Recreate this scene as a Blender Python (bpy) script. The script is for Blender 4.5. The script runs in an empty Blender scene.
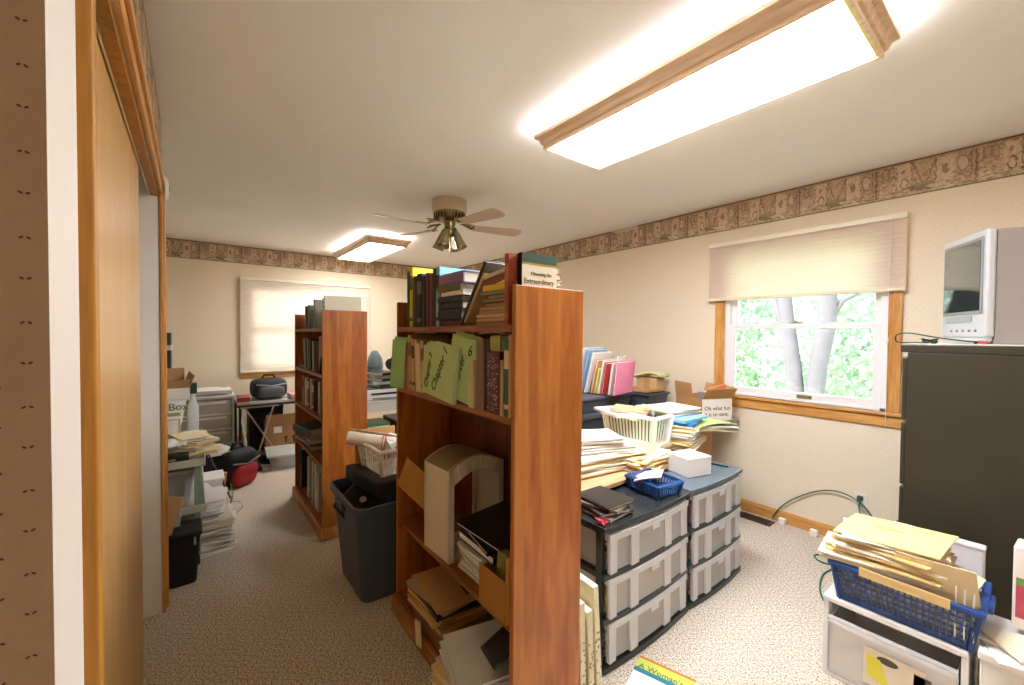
import bpy, bmesh, math, random
from mathutils import Vector, Matrix, Euler
random.seed(7)
S = bpy.context.scene
COL = S.collection
PI = math.pi
R = math.radians

# ------------------------------------------------------------------ colour and materials
def lin(h):
    if isinstance(h, str):
        h = h.lstrip('#'); c = [int(h[i:i+2], 16)/255 for i in (0, 2, 4)]
    else:
        c = [v/255 for v in h]
    return tuple((v/12.92 if v <= .04045 else ((v+.055)/1.055)**2.4) for v in c) + (1,)

MATS = {}
def nn(nt, t, **kw):
    n = nt.nodes.new(t)
    for k, v in kw.items():
        if k in n.inputs: n.inputs[k].default_value = v
        else: setattr(n, k, v)
    return n

def mat(h, rough=.6, metal=0., var=.06, scale=14., bump=0., trans=0., alpha=1., coat=0.):
    key = (h, rough, metal, var, scale, bump, trans, alpha, coat)
    if key in MATS: return MATS[key]
    m = bpy.data.materials.new('surface_' + str(h).lstrip('#')); m.use_nodes = True
    nt = m.node_tree; b = nt.nodes['Principled BSDF']; L = nt.links.new
    c = lin(h)
    b.inputs['Roughness'].default_value = rough
    b.inputs['Metallic'].default_value = metal
    b.inputs['Coat Weight'].default_value = coat
    tc = nn(nt, 'ShaderNodeTexCoord'); no = nn(nt, 'ShaderNodeTexNoise', Scale=scale, Detail=4.)
    L(tc.outputs['Object'], no.inputs['Vector'])
    mx = nn(nt, 'ShaderNodeMix', data_type='RGBA')
    mx.inputs[6].default_value = tuple(max(0, v*(1-var)) for v in c[:3]) + (1,)
    mx.inputs[7].default_value = tuple(min(1, v*(1+var)) for v in c[:3]) + (1,)
    L(no.outputs['Fac'], mx.inputs[0]); L(mx.outputs[2], b.inputs['Base Color'])
    if bump:
        bp = nn(nt, 'ShaderNodeBump', Strength=bump, Distance=.01)
        L(no.outputs['Fac'], bp.inputs['Height']); L(bp.outputs[0], b.inputs['Normal'])
    if trans: b.inputs['Transmission Weight'].default_value = trans
    if alpha < 1: b.inputs['Alpha'].default_value = alpha
    MATS[key] = m
    return m

def wood(name, dark, light, axis='Z', scale=1., rough=.42, ring=1., st=None):
    if name in MATS: return MATS[name]
    m = bpy.data.materials.new(name); m.use_nodes = True
    nt = m.node_tree; b = nt.nodes['Principled BSDF']; L = nt.links.new
    b.inputs['Roughness'].default_value = rough
    tc = nn(nt, 'ShaderNodeTexCoord'); mp = nn(nt, 'ShaderNodeMapping')
    st = st or {'X': (.7, 9, 9), 'Y': (9, .7, 9), 'Z': (9, 9, .7)}[axis]
    mp.inputs['Scale'].default_value = tuple(v*scale for v in st)
    L(tc.outputs['Object'], mp.inputs['Vector'])
    n1 = nn(nt, 'ShaderNodeTexNoise', Scale=1.1, Detail=3., Distortion=.6)
    L(mp.outputs[0], n1.inputs['Vector'])
    mu = nn(nt, 'ShaderNodeMath', operation='MULTIPLY'); mu.inputs[1].default_value = 26*ring
    L(n1.outputs['Fac'], mu.inputs[0])
    si = nn(nt, 'ShaderNodeMath', operation='SINE'); L(mu.outputs[0], si.inputs[0])
    n2 = nn(nt, 'ShaderNodeTexNoise', Scale=9., Detail=5.); L(mp.outputs[0], n2.inputs['Vector'])
    ma = nn(nt, 'ShaderNodeMath', operation='MULTIPLY_ADD'); ma.inputs[1].default_value = .15
    L(si.outputs[0], ma.inputs[0]); L(n2.outputs['Fac'], ma.inputs[2])
    cr = nn(nt, 'ShaderNodeValToRGB')
    cr.color_ramp.elements[0].position = .2; cr.color_ramp.elements[0].color = lin(dark)
    cr.color_ramp.elements[1].position = .75; cr.color_ramp.elements[1].color = lin(light)
    L(ma.outputs[0], cr.inputs[0]); L(cr.outputs[0], b.inputs['Base Color'])
    bp = nn(nt, 'ShaderNodeBump', Strength=.08, Distance=.004); L(n2.outputs['Fac'], bp.inputs['Height'])
    L(bp.outputs[0], b.inputs['Normal'])
    MATS[name] = m
    return m

def mathn(nt, op, a, b=None, c=None):
    n = nt.nodes.new('ShaderNodeMath'); n.operation = op
    for i, v in enumerate((a, b, c)):
        if v is None: continue
        if isinstance(v, (int, float)): n.inputs[i].default_value = v
        else: nt.links.new(v, n.inputs[i])
    return n.outputs[0]

# ------------------------------------------------------------------ mesh collector
class MB:
    def __init__(s): s.v = []; s.f = []; s.m = []; s.T = Matrix.Identity(4)
    def add(s, vs, fs, mi=0):
        o = len(s.v)
        s.v += [tuple(s.T @ Vector(p)) for p in vs]
        s.f += [tuple(i+o for i in f) for f in fs]; s.m += [mi]*len(fs)
        return s
    def box(s, x0, x1, y0, y1, z0, z1, mi=0, T=None):
        vs = [(x, y, z) for z in (z0, z1) for y in (y0, y1) for x in (x0, x1)]
        if T is not None: vs = [tuple(T @ Vector(p)) for p in vs]
        return s.add(vs, [(0,2,3,1),(4,5,7,6),(0,1,5,4),(2,6,7,3),(0,4,6,2),(1,3,7,5)], mi)
    def taper(s, b, z0, t, z1, mi=0):
        # b and t = (x0,x1,y0,y1) rectangles
        vs = [(b[0],b[2],z0),(b[1],b[2],z0),(b[0],b[3],z0),(b[1],b[3],z0),(t[0],t[2],z1),(t[1],t[2],z1),(t[0],t[3],z1),(t[1],t[3],z1)]
        return s.add(vs, [(0,2,3,1),(4,5,7,6),(0,1,5,4),(2,6,7,3),(0,4,6,2),(1,3,7,5)], mi)
    def prism(s, poly, a, b, axis='X', mi=0):
        n = len(poly)
        def P(u, v, w): return {'X': (w,u,v), 'Y': (u,w,v), 'Z': (u,v,w)}[axis]
        vs = [P(u,v,a) for u,v in poly] + [P(u,v,b) for u,v in poly]
        fs = [tuple(range(n-1,-1,-1)), tuple(range(n,2*n))] + [(i,(i+1)%n,n+(i+1)%n,n+i) for i in range(n)]
        return s.add(vs, fs, mi)
    def tube(s, pts, r, n=8, mi=0, closed=False):
        pts = [Vector(p) for p in pts]; k = len(pts); vs = []; fs = []; up = Vector((0,0,1)); prev = None
        for i, p in enumerate(pts):
            if closed: t = pts[(i+1)%k]-pts[i-1]
            else: t = pts[min(i+1,k-1)]-pts[max(i-1,0)]
            t.normalize()
            if prev is None:
                a = t.cross(up)
                if a.length < 1e-3: a = t.cross(Vector((1,0,0)))
            else: a = prev - t*prev.dot(t)
            a.normalize(); prev = a; b = t.cross(a)
            rr = r[i] if isinstance(r, (list, tuple)) else r
            vs += [tuple(p + a*math.cos(2*PI*j/n)*rr + b*math.sin(2*PI*j/n)*rr) for j in range(n)]
        for i in range(k if closed else k-1):
            i2 = (i+1) % k
            fs += [(i*n+j, i*n+(j+1)%n, i2*n+(j+1)%n, i2*n+j) for j in range(n)]
        if not closed: fs += [tuple(range(n-1,-1,-1)), tuple(range((k-1)*n, k*n))]
        return s.add(vs, fs, mi)
    def bar(s, a, b, r, n=8, mi=0): return s.tube([a, b], r, n, mi)
    def lathe(s, prof, n=24, mi=0, c=(0,0,0), T=None):
        vs = []; fs = []; k = len(prof)
        for r, z in prof:
            for j in range(n):
                p = Vector((max(r,1e-4)*math.cos(2*PI*j/n), max(r,1e-4)*math.sin(2*PI*j/n), z))
                if T is not None: p = T @ p
                vs.append(tuple(p + Vector(c)))
        for i in range(k-1):
            fs += [(i*n+j, i*n+(j+1)%n, (i+1)*n+(j+1)%n, (i+1)*n+j) for j in range(n)]
        fs += [tuple(range(n-1,-1,-1)), tuple(range((k-1)*n, k*n))]
        return s.add(vs, fs, mi)
    def sheet(s, fn, nu, nv, th=.002, mi=0):
        # a curved sheet with thickness: fn(u,v) -> point, u,v in 0..1
        P = [[Vector(fn(i/nu, j/nv)) for j in range(nv+1)] for i in range(nu+1)]
        N = []
        for i in range(nu+1):
            for j in range(nv+1):
                du = P[min(i+1,nu)][j]-P[max(i-1,0)][j]; dv = P[i][min(j+1,nv)]-P[i][max(j-1,0)]
                n = du.cross(dv); N.append(n.normalized() if n.length > 1e-9 else Vector((0,0,1)))
        W = nv+1; M = (nu+1)*W
        vs = [tuple(P[i][j]) for i in range(nu+1) for j in range(W)] + [tuple(P[i][j]-N[i*W+j]*th) for i in range(nu+1) for j in range(W)]
        fs = []
        for i in range(nu):
            for j in range(nv):
                a, b, c, d = i*W+j, (i+1)*W+j, (i+1)*W+j+1, i*W+j+1
                fs += [(a,b,c,d), (M+d,M+c,M+b,M+a)]
        for i in range(nu):
            a, b = i*W, (i+1)*W; fs.append((b,a,M+a,M+b))
            a, b = i*W+nv, (i+1)*W+nv; fs.append((a,b,M+b,M+a))
        for j in range(nv):
            a, b = j, j+1; fs.append((a,b,M+b,M+a))
            a, b = nu*W+j, nu*W+j+1; fs.append((b,a,M+a,M+b))
        return s.add(vs, fs, mi)
    def build(s, name, mats, parent=None, loc=None, rot=None, bevel=0., smooth=False, seg=2):
        me = bpy.data.meshes.new(name); me.from_pydata(s.v, [], s.f)
        if not isinstance(mats, (list, tuple)): mats = [mats]
        for m in mats: me.materials.append(m)
        me.polygons.foreach_set('material_index', s.m)
        if smooth: me.polygons.foreach_set('use_smooth', [True]*len(me.polygons))
        me.update()
        o = bpy.data.objects.new(name, me); COL.objects.link(o)
        if parent is not None: o.parent = parent
        if loc is not None: o.location = loc
        if rot is not None: o.rotation_euler = rot
        if bevel:
            b = o.modifiers.new('edge', 'BEVEL'); b.width = bevel; b.segments = seg; b.limit_method = 'ANGLE'; b.angle_limit = R(40)
        if smooth and bevel == 0:
            e = o.modifiers.new('split', 'EDGE_SPLIT'); e.split_angle = R(50)
        return o

def tag(o, label, cat, group=None, kind=None):
    o['label'] = label
    if cat: o['category'] = cat
    if group: o['group'] = group
    if kind: o['kind'] = kind
    return o
def thing(name, label, cat, loc=(0,0,0), rot=(0,0,0), group=None):
    o = bpy.data.objects.new(name, None); COL.objects.link(o); o.empty_display_size = .1
    o.location = loc; o.rotation_euler = rot if isinstance(rot, tuple) else (0,0,rot)
    return tag(o, label, cat, group)
def struct(o, label=None):
    o['kind'] = 'structure'
    if label: o['label'] = label
    return o
def dup(o, parent=None, **kw):
    c = o.copy(); COL.objects.link(c)
    if parent is not None: c.parent = parent
    for k, v in kw.items(): setattr(c, k, v)
    for ch in list(o.children):
        d = ch.copy(); COL.objects.link(d); d.parent = c
        for g in list(ch.children):
            e = g.copy(); COL.objects.link(e); e.parent = d
    return c
def text(body, size, m, parent, loc, rot, name='lettering', ext=.0006, shear=0., spacing=1., align='LEFT'):
    cu = bpy.data.curves.new(name, 'FONT'); cu.body = body; cu.size = size; cu.extrude = ext; cu.shear = shear
    cu.space_character = spacing; cu.align_x = align
    cu.materials.append(m)
    tmp = bpy.data.objects.new('tmp', cu); COL.objects.link(tmp); bpy.context.view_layer.update()
    me = bpy.data.meshes.new_from_object(tmp.evaluated_get(bpy.context.evaluated_depsgraph_get()))
    bpy.data.objects.remove(tmp); bpy.data.curves.remove(cu); me.name = name
    if not me.materials: me.materials.append(m)
    o = bpy.data.objects.new(name, me); COL.objects.link(o); o.parent = parent; o.location = loc; o.rotation_euler = rot
    return o
def shift(pts, d): return [(p[0]+d[0], p[1]+d[1], p[2]+d[2]) for p in pts]
def rnd(a, b): return random.uniform(a, b)

# common materials
OAK = wood('oak_veneer', '#9c5219', '#c47b33', 'Z', 1., .36, 1.15, (4.2, 4.2, .62))
OAK_DIM = wood('oak_veneer_shaded', '#8a4513', '#b36c28', 'Z', 1., .36, 1.15, (4.2, 4.2, .62))  # the same oak, darkened so the farther bookcase looks less lit
OAKX = wood('oak_board', '#6a3410', '#a4622e', 'X', 1., .42)
BACKW = wood('oak_back_panel', '#4c1f0a', '#74380f', 'Z', .8, .5)
PLINTH = wood('oak_moulding', '#9a6224', '#c98d48', 'X', 1.1, .45)
TRIMW = wood('oak_trim', '#b5762f', '#dba55c', 'Z', 1.3, .4, .6)
TRIMX = wood('oak_trim_long', '#b5762f', '#dba55c', 'X', 1.3, .4, .6)
TRIMY = wood('oak_trim_cross', '#b5762f', '#dba55c', 'Y', 1.3, .4, .6)
DARKOAK = wood('dark_oak_trim', '#96601c', '#bd8430', 'Z', 1.3, .5, .6)
DOORW = wood('closet_door_veneer', '#c2924f', '#d8ac68', 'Z', .8, .3, .4)
SLATW = wood('table_veneer', '#b48a60', '#d9b48a', 'Y', 1.4, .45, .7)
WHITE = mat('#f0ece4', .5); PAPER = mat('#f4f1ea', .8); PAPER2 = mat('#e9dfc8', .8); CREAM = mat('#efe0b8', .8)
MANILA = mat('#e8c98a', .75); KRAFT = mat('#b98a55', .85, var=.08); BLACK = mat('#141414', .45); BLACKP = mat('#1b1d1e', .35)
GREY = mat('#8c8d90', .5); DGREY = mat('#3f4347', .5); METAL = mat('#b9b4a8', .3, 1.); BRASS = mat('#b0a06a', .25, 1.)
# ------------------------------------------------------------------ the room
W = -3.43; XF = 6.13; ZC = 2.44; YL = .122
def wallpaper(c1='#eee0c8', c2='#e8d8bc', c3='#c2ab8c'):
    m = bpy.data.materials.new('wallpaper'); m.use_nodes = True
    nt = m.node_tree; b = nt.nodes['Principled BSDF']; L = nt.links.new
    b.inputs['Roughness'].default_value = .75
    tc = nn(nt, 'ShaderNodeTexCoord'); sx = nn(nt, 'ShaderNodeSeparateXYZ'); L(tc.outputs['Object'], sx.inputs[0])
    u = mathn(nt, 'ADD', sx.outputs[0], sx.outputs[1]); v = sx.outputs[2]
    def lattice(pu, pv, ou, ov, sgn):
        du = mathn(nt, 'MULTIPLY', mathn(nt, 'SUBTRACT', mathn(nt, 'FRACT', mathn(nt, 'MULTIPLY_ADD', u, 1/pu, ou)), .5), pu)
        dv = mathn(nt, 'MULTIPLY', mathn(nt, 'SUBTRACT', mathn(nt, 'FRACT', mathn(nt, 'MULTIPLY_ADD', v, 1/pv, ov)), .5), pv)
        au = mathn(nt, 'ABSOLUTE', du)
        e = mathn(nt, 'DIVIDE', mathn(nt, 'SUBTRACT', au, .0020), .0014)
        t = mathn(nt, 'DIVIDE', mathn(nt, 'MULTIPLY_ADD', au, sgn, dv), .0010)
        q = mathn(nt, 'ADD', mathn(nt, 'MULTIPLY', e, e), mathn(nt, 'MULTIPLY', t, t))
        return mathn(nt, 'LESS_THAN', q, 1.)
    k = mathn(nt, 'MAXIMUM', lattice(.034, .068, .2, .0, .4), lattice(.034, .068, .2, .5, -.4))
    k = mathn(nt, 'MAXIMUM', k, lattice(.034, .068, .7, .25, .4)); k = mathn(nt, 'MAXIMUM', k, lattice(.034, .068, .7, .75, -.4))
    no = nn(nt, 'ShaderNodeTexNoise', Scale=60., Detail=3.); L(tc.outputs['Object'], no.inputs['Vector'])
    mx = nn(nt, 'ShaderNodeMix', data_type='RGBA'); mx.inputs[6].default_value = lin(c1); mx.inputs[7].default_value = lin(c2)
    L(no.outputs['Fac'], mx.inputs[0])
    m2 = nn(nt, 'ShaderNodeMix', data_type='RGBA'); m2.inputs[7].default_value = lin(c3)
    L(mx.outputs[2], m2.inputs[6]); L(k, m2.inputs[0]); L(m2.outputs[2], b.inputs['Base Color'])
    return m
WALL = wallpaper()
CEIL = mat('#f5f2ee', .9, var=.02, scale=3)

def border_mat():
    m = bpy.data.materials.new('border_paper'); m.use_nodes = True
    nt = m.node_tree; b = nt.nodes['Principled BSDF']; L = nt.links.new
    b.inputs['Roughness'].default_value = .8
    tc = nn(nt, 'ShaderNodeTexCoord'); sx = nn(nt, 'ShaderNodeSeparateXYZ'); L(tc.outputs['Object'], sx.inputs[0])
    u = mathn(nt, 'ADD', sx.outputs[0], sx.outputs[1]); v = mathn(nt, 'SUBTRACT', sx.outputs[2], 2.225)
    no = nn(nt, 'ShaderNodeTexNoise', Scale=38., Detail=3.); L(tc.outputs['Object'], no.inputs['Vector'])
    wob = mathn(nt, 'MULTIPLY', mathn(nt, 'SUBTRACT', no.outputs['Fac'], .5), .03)
    P = .42
    uu = mathn(nt, 'ADD', mathn(nt, 'MODULO', mathn(nt, 'ADD', u, 20.), P), wob); vv = mathn(nt, 'ADD', v, mathn(nt, 'MULTIPLY', wob, .8))
    n1 = nn(nt, 'ShaderNodeTexNoise', Scale=70., Detail=4., Distortion=1.); L(tc.outputs['Object'], n1.inputs['Vector'])
    cr = nn(nt, 'ShaderNodeValToRGB'); e = cr.color_ramp.elements
    e[0].position = .32; e[0].color = lin('#9d8266'); e[1].position = .62; e[1].color = lin('#d2b698')
    L(n1.outputs['Fac'], cr.inputs[0]); src = cr.outputs[0]
    def over(src, mask, col, f=.85):
        q = nn(nt, 'ShaderNodeMix', data_type='RGBA'); q.inputs[7].default_value = lin(col)
        L(mathn(nt, 'MULTIPLY', mask, f), q.inputs[0]); L(src, q.inputs[6]); return q.outputs[2]
    def rect(u0, u1, v0, v1, sl=0.):
        x = mathn(nt, 'MULTIPLY_ADD', vv, -sl, uu) if sl else uu
        a_ = mathn(nt, 'LESS_THAN', mathn(nt, 'ABSOLUTE', mathn(nt, 'SUBTRACT', x, (u0+u1)/2)), (u1-u0)/2)
        return mathn(nt, 'MULTIPLY', a_, mathn(nt, 'LESS_THAN', mathn(nt, 'ABSOLUTE', mathn(nt, 'SUBTRACT', vv, (v0+v1)/2)), (v1-v0)/2))
    def ell(cu, cv, ru, rv, ring=0.):
        a_ = mathn(nt, 'DIVIDE', mathn(nt, 'SUBTRACT', uu, cu), ru); b_ = mathn(nt, 'DIVIDE', mathn(nt, 'SUBTRACT', vv, cv), rv)
        d_ = mathn(nt, 'ADD', mathn(nt, 'MULTIPLY', a_, a_), mathn(nt, 'MULTIPLY', b_, b_))
        m_ = mathn(nt, 'LESS_THAN', d_, 1.)
        return mathn(nt, 'MULTIPLY', m_, mathn(nt, 'GREATER_THAN', d_, ring)) if ring else m_
    dk = '#6e5641'
    for sh_, c_, f_ in ((rect(.0, .09, .06, .2), '#b3937a', .7), (rect(.01, .018, .02, .19), dk, .9), (rect(.03, .036, .03, .19), dk, .7), (ell(.065, .13, .022, .045), '#d8c4aa', .8), (ell(.065, .13, .022, .045, .7), dk, .8),
        (rect(.1, .165, .05, .19), '#dcc3a4', .8), (ell(.132, .12, .014, .03), '#8a6f55', .8), (rect(.168, .172, .04, .2), dk, .7), (rect(.18, .25, .08, .2), '#c8a98c', .7),
        (rect(.2, .206, .07, .19, .35), dk, .8), (rect(.225, .231, .07, .19, -.3), dk, .8), (rect(.245, .25, .07, .18, .5), dk, .8), (ell(.225, .045, .055, .024), '#77704f', .85), (ell(.225, .06, .05, .012), '#a39570', .8),
        (rect(.275, .335, .05, .19), '#dac2a0', .85), (ell(.305, .075, .018, .035, .55), dk, .85), (ell(.31, .15, .01, .014), '#9c5f4c', .7), (rect(.272, .276, .03, .2), dk, .8), (rect(.35, .41, .12, .19), '#8d7059', .7), (rect(.355, .37, .13, .18), '#c6a88a', .8), (rect(.385, .4, .13, .18), '#c6a88a', .8),
        (rect(.34, .42, .02, .05, .9), '#dccdb0', .8), (rect(.08, .16, .01, .045, 1.2), '#dccbb0', .8), (rect(.0, .06, .012, .022, .3), dk, .6), (rect(.12, .2, .02, .026, .6), dk, .7), (rect(.3, .4, .03, .036, .5), dk, .6)):
        src = over(src, sh_, c_, f_)
    q = nn(nt, 'ShaderNodeMix', data_type='RGBA', blend_type='MULTIPLY'); q.inputs[0].default_value = .6
    c9 = nn(nt, 'ShaderNodeValToRGB'); c9.color_ramp.elements[0].position = .35; c9.color_ramp.elements[0].color = (.45, .4, .36, 1); c9.color_ramp.elements[1].position = .5
    L(n1.outputs['Fac'], c9.inputs[0]); L(src, q.inputs[6]); L(c9.outputs[0], q.inputs[7]); 
    class br: outputs = [q.outputs[2]]
    def line(src, lo, hi, col):
        f = mathn(nt, 'MULTIPLY', mathn(nt, 'GREATER_THAN', v, lo), mathn(nt, 'LESS_THAN', v, hi))
        q = nn(nt, 'ShaderNodeMix', data_type='RGBA'); q.inputs[7].default_value = lin(col); L(f, q.inputs[0]); L(src, q.inputs[6]); return q.outputs[2]
    c = line(br.outputs[0], .205, .22, '#4c3524'); c = line(c, -.01, .006, '#56603a'); c = line(c, .198, .205, '#a58a6c')
    L(c, b.inputs['Base Color'])
    return m
BORDER = border_mat()

def carpet():
    m = bpy.data.materials.new('carpet'); m.use_nodes = True
    nt = m.node_tree; b = nt.nodes['Principled BSDF']; L = nt.links.new
    b.inputs['Roughness'].default_value = .95
    tc = nn(nt, 'ShaderNodeTexCoord')
    n1 = nn(nt, 'ShaderNodeTexNoise', Scale=150., Detail=2.); L(tc.outputs['Object'], n1.inputs['Vector'])
    n3 = nn(nt, 'ShaderNodeTexNoise', Scale=3., Detail=2.); L(tc.outputs['Object'], n3.inputs['Vector'])
    # sculpted herringbone dashes
    ck = nn(nt, 'ShaderNodeTexChecker', Scale=11.); 
    mp = nn(nt, 'ShaderNodeMapping'); mp.inputs['Rotation'].default_value = (0, 0, R(38)); L(tc.outputs['Object'], mp.inputs['Vector'])
    L(mp.outputs[0], ck.inputs['Vector'])
    sx = nn(nt, 'ShaderNodeSeparateXYZ'); L(mp.outputs[0], sx.inputs[0])
    def stripes(s):
        return mathn(nt, 'GREATER_THAN', mathn(nt, 'SINE', mathn(nt, 'MULTIPLY_ADD', n1.outputs['Fac'], 1.1, mathn(nt, 'MULTIPLY', s, 2*PI/.03))), .86)
    k = nn(nt, 'ShaderNodeMix'); L(ck.outputs['Fac'], k.inputs[0]); L(stripes(sx.outputs[0]), k.inputs[2]); L(stripes(sx.outputs[1]), k.inputs[3])
    cr = nn(nt, 'ShaderNodeValToRGB'); e = cr.color_ramp.elements
    e[0].position = .33; e[0].color = lin('#8c7860'); e[1].position = .62; e[1].color = lin('#eee3d2')
    L(n1.outputs['Fac'], cr.inputs[0])
    mx = nn(nt, 'ShaderNodeMix', data_type='RGBA', blend_type='MULTIPLY'); mx.inputs[7].default_value = (.5, .44, .38, 1)
    L(mathn(nt, 'MULTIPLY', k.outputs[0], .32), mx.inputs[0]); L(cr.outputs[0], mx.inputs[6])
    L(mx.outputs[2], b.inputs['Base Color'])
    h = mathn(nt, 'SUBTRACT', n1.outputs['Fac'], mathn(nt, 'MULTIPLY', k.outputs[0], .4))
    bp = nn(nt, 'ShaderNodeBump', Strength=.5, Distance=.008); L(h, bp.inputs['Height']); L(bp.outputs[0], b.inputs['Normal'])
    return m
struct(MB().box(-1.3, XF+.12, W-.12, 1.3, -.1, 0).build('floor', carpet()))
struct(MB().box(-1.3, XF+.12, W-.12, 1.3, ZC, ZC+.12).build('ceiling', CEIL))
T = .12
# right wall with its window opening
OX0, OX1, OZ0, OZ1 = .59, 1.585, .9, 2.05
b = MB(); b.box(-1.3, OX0, W-T, W, 0, ZC); b.box(OX1, XF+T, W-T, W, 0, ZC); b.box(OX0, OX1, W-T, W, 0, OZ0); b.box(OX0, OX1, W-T, W, OZ1, ZC)
struct(b.build('wall_right', WALL))
FY0, FY1, FZ0, FZ1 = -1.97, -.56, .88, 1.95
b = MB(); b.box(XF, XF+T, W, FY0, 0, ZC); b.box(XF, XF+T, FY1, 1.3, 0, ZC); b.box(XF, XF+T, FY0, FY1, 0, FZ0); b.box(XF, XF+T, FY0, FY1, FZ1, ZC)
struct(b.build('wall_far', WALL))
struct(MB().box(-1.3, -1.18, W, 1.3, 0, ZC).build('wall_back', WALL))
struct(MB().box(-1.18, XF, 1.2, 1.32, 0, ZC).build('wall_left', WALL))
struct(MB().box(-1.18, -.04, -.6, -.48, 0, ZC).build('wall_light_blocker', WALL))  # unseen partition, added to keep room light off the hall wallpaper
# wall between hall and room: papered towards the hall, its end painted white
b = MB(); b.box(.5, .613, .0925, 1.2, 0, ZC, 0); b.f = b.f; b.m = [0, 0, 1, 0, 0, 1]
struct(b.build('wall_hall', [wallpaper('#e6c6a8', '#dcba9a', '#7d5233'), mat('#e2d8c8', .55, var=.02)]))  # same wallpaper in browner tones, the hall's shade put into its colour
# closet wall: jamb piece, header, far bump, inside end wall
CX0, CX1, CH = .80, 2.60, 2.035
b = MB(); b.box(.613, CX0, YL, YL+.1, 0, ZC); b.box(CX0, CX1, YL, YL+.03, CH, ZC); b.box(CX1+.05, 2.78, YL, 1.2, 0, ZC)
struct(b.build('wall_closet', WALL))
PAINT = mat('#f6efe2', .6, var=.03)
struct(MB().box(CX1, CX1+.05, YL+.002, 1.2, 0, ZC).build('trim_1', PAINT))
b = MB(); b.box(CX0-.0, CX1, YL+.004, YL+.032, CH-.02, CH); struct(b.build('trim_2', DARKOAK)); struct(MB().box(CX0, CX1, YL+.0321, YL+.036, CH-.024, CH+.01).build('trim_10', mat('#f2ece0', .5)))
# closet casing in oak
cs = .02
b = MB(); b.box(CX0-.02, CX0+.012, YL-cs, YL+.012, 0, CH+.065); struct(b.build('trim_3', DARKOAK, bevel=.003))
b = MB(); b.box(CX1-.005, CX1+.062, YL-cs*.6, YL, 0, CH+.065); b.box(CX1+.035, CX1+.062, YL-cs*1.1, YL-cs*.6, 0, CH+.065)
struct(b.build('trim_4', TRIMW, bevel=.002))
b = MB(); b.box(CX0-.02, CX1+.062, YL-cs*.6, YL, CH-.004, CH+.065); b.box(CX0-.02, CX1+.062, YL-cs*1.1, YL-cs*.6, CH+.038, CH+.065)
struct(b.build('trim_5', TRIMX, bevel=.002))
# closet door
t = thing('closet_door', 'flat light oak sliding closet door in the doorway at the left wall', 'door', (1.26, YL+.039, 0))
MB().box(0, .9, 0, .03, .012, 2.16).build('door_panel', DOORW, t, bevel=.003)
MB().box(.0, .9, .004, .026, 2.16, 2.17).build('hanger_rail', METAL, t)
# borders, baseboards
def border(n, x0, x1, y0, y1): struct(MB().box(x0, x1, y0, y1, 2.225, ZC-.003).build('trim_%d' % n, BORDER))
border(6, -1.1, XF, W, W+.003); border(7, XF-.003, XF, W+.003, 1.2); border(8, .613, 2.78, YL-.003, YL)
b = MB()
b.prism([(2.43, 2.437), (2.43, 2.402), (2.5, 2.408), (2.56, 2.395), (2.62, 2.41), (2.68, 2.404), (2.72, 2.424), (2.76, 2.437)], W+.003, W+.006, 'Y')
b.v = [(p[0], p[1], p[2]) for p in b.v]
b2 = MB(); b2.prism([(x*1., z) for x, z in [(2.43, 2.437), (2.43, 2.402), (2.5, 2.408), (2.56, 2.395), (2.62, 2.41), (2.68, 2.404), (2.72, 2.424), (2.76, 2.437)]], W+.0035, W+.006, 'Y')
struct(b2.build('trim_9', mat('#d9cfc2', .9)), 'torn bare patch in the wallpaper border')
b = MB(); b.prism([(W, 0), (W+.013, 0), (W+.013, .062), (W+.006, .083), (W, .083)], OX0-1.5, XF, 'X'); struct(b.build('baseboard_right', TRIMX))
b = MB(); b.prism([(XF, 0), (XF-.013, 0), (XF-.013, .062), (XF-.006, .083), (XF, .083)], W+.013, 1.2, 'Y'); struct(b.build('baseboard_far', TRIMY))

# ------------------------------------------------------------------ windows
def glass():
    m = bpy.data.materials.new('window_glass'); m.use_nodes = True
    nt = m.node_tree; nt.nodes.clear(); L = nt.links.new
    o = nn(nt, 'ShaderNodeOutputMaterial'); t = nn(nt, 'ShaderNodeBsdfTransparent'); t.inputs[0].default_value = (.96, .99, .98, 1)
    g = nn(nt, 'ShaderNodeBsdfGlossy', Roughness=.0); f = nn(nt, 'ShaderNodeFresnel', IOR=1.35); mx = nn(nt, 'ShaderNodeMixShader')
    L(f.outputs[0], mx.inputs[0]); L(t.outputs[0], mx.inputs[1]); L(g.outputs[0], mx.inputs[2]); L(mx.outputs[0], o.inputs[0])
    return m
GLASS = glass()
VINYL = mat('#f2f0f0', .35, var=.01)
# window 1 (right wall): oak casing, white double hung sashes
w1 = bpy.data.objects.new('window_1', None); COL.objects.link(w1); struct(w1, 'double hung white window with oak casing in the right wall')
b = MB()
b.box(OX0-.068, OX0, W, W+.018, OZ0-.0, OZ1+.05); b.box(OX1, OX1+.075, W, W+.018, OZ0, OZ1+.05); 
b.build('casing', TRIMW, w1, bevel=.004)
MB().box(OX0, OX1, W, W+.018, OZ1, OZ1+.05).build('casing', TRIMX, w1, bevel=.004)
b = MB(); b.box(OX0-.1, OX1+.1, W-.02, W+.032, OZ0-.022, OZ0); b.build('window_sill', TRIMX, w1, bevel=.005)
MB().box(OX0-.085, OX1+.085, W, W+.016, OZ0-.09, OZ0-.022).build('apron', TRIMX, w1, bevel=.004)
fy0, fy1 = W-.1, W-.012
b = MB(); b.box(OX0, OX0+.035, fy0, fy1, OZ0, OZ1); b.box(OX1-.035, OX1, fy0, fy1, OZ0, OZ1); b.box(OX0, OX1, fy0, fy1, OZ0, OZ0+.02); b.box(OX0, OX1, fy0, fy1, OZ1-.03, OZ1)
b.build('window_frame', VINYL, w1, bevel=.003)
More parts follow.
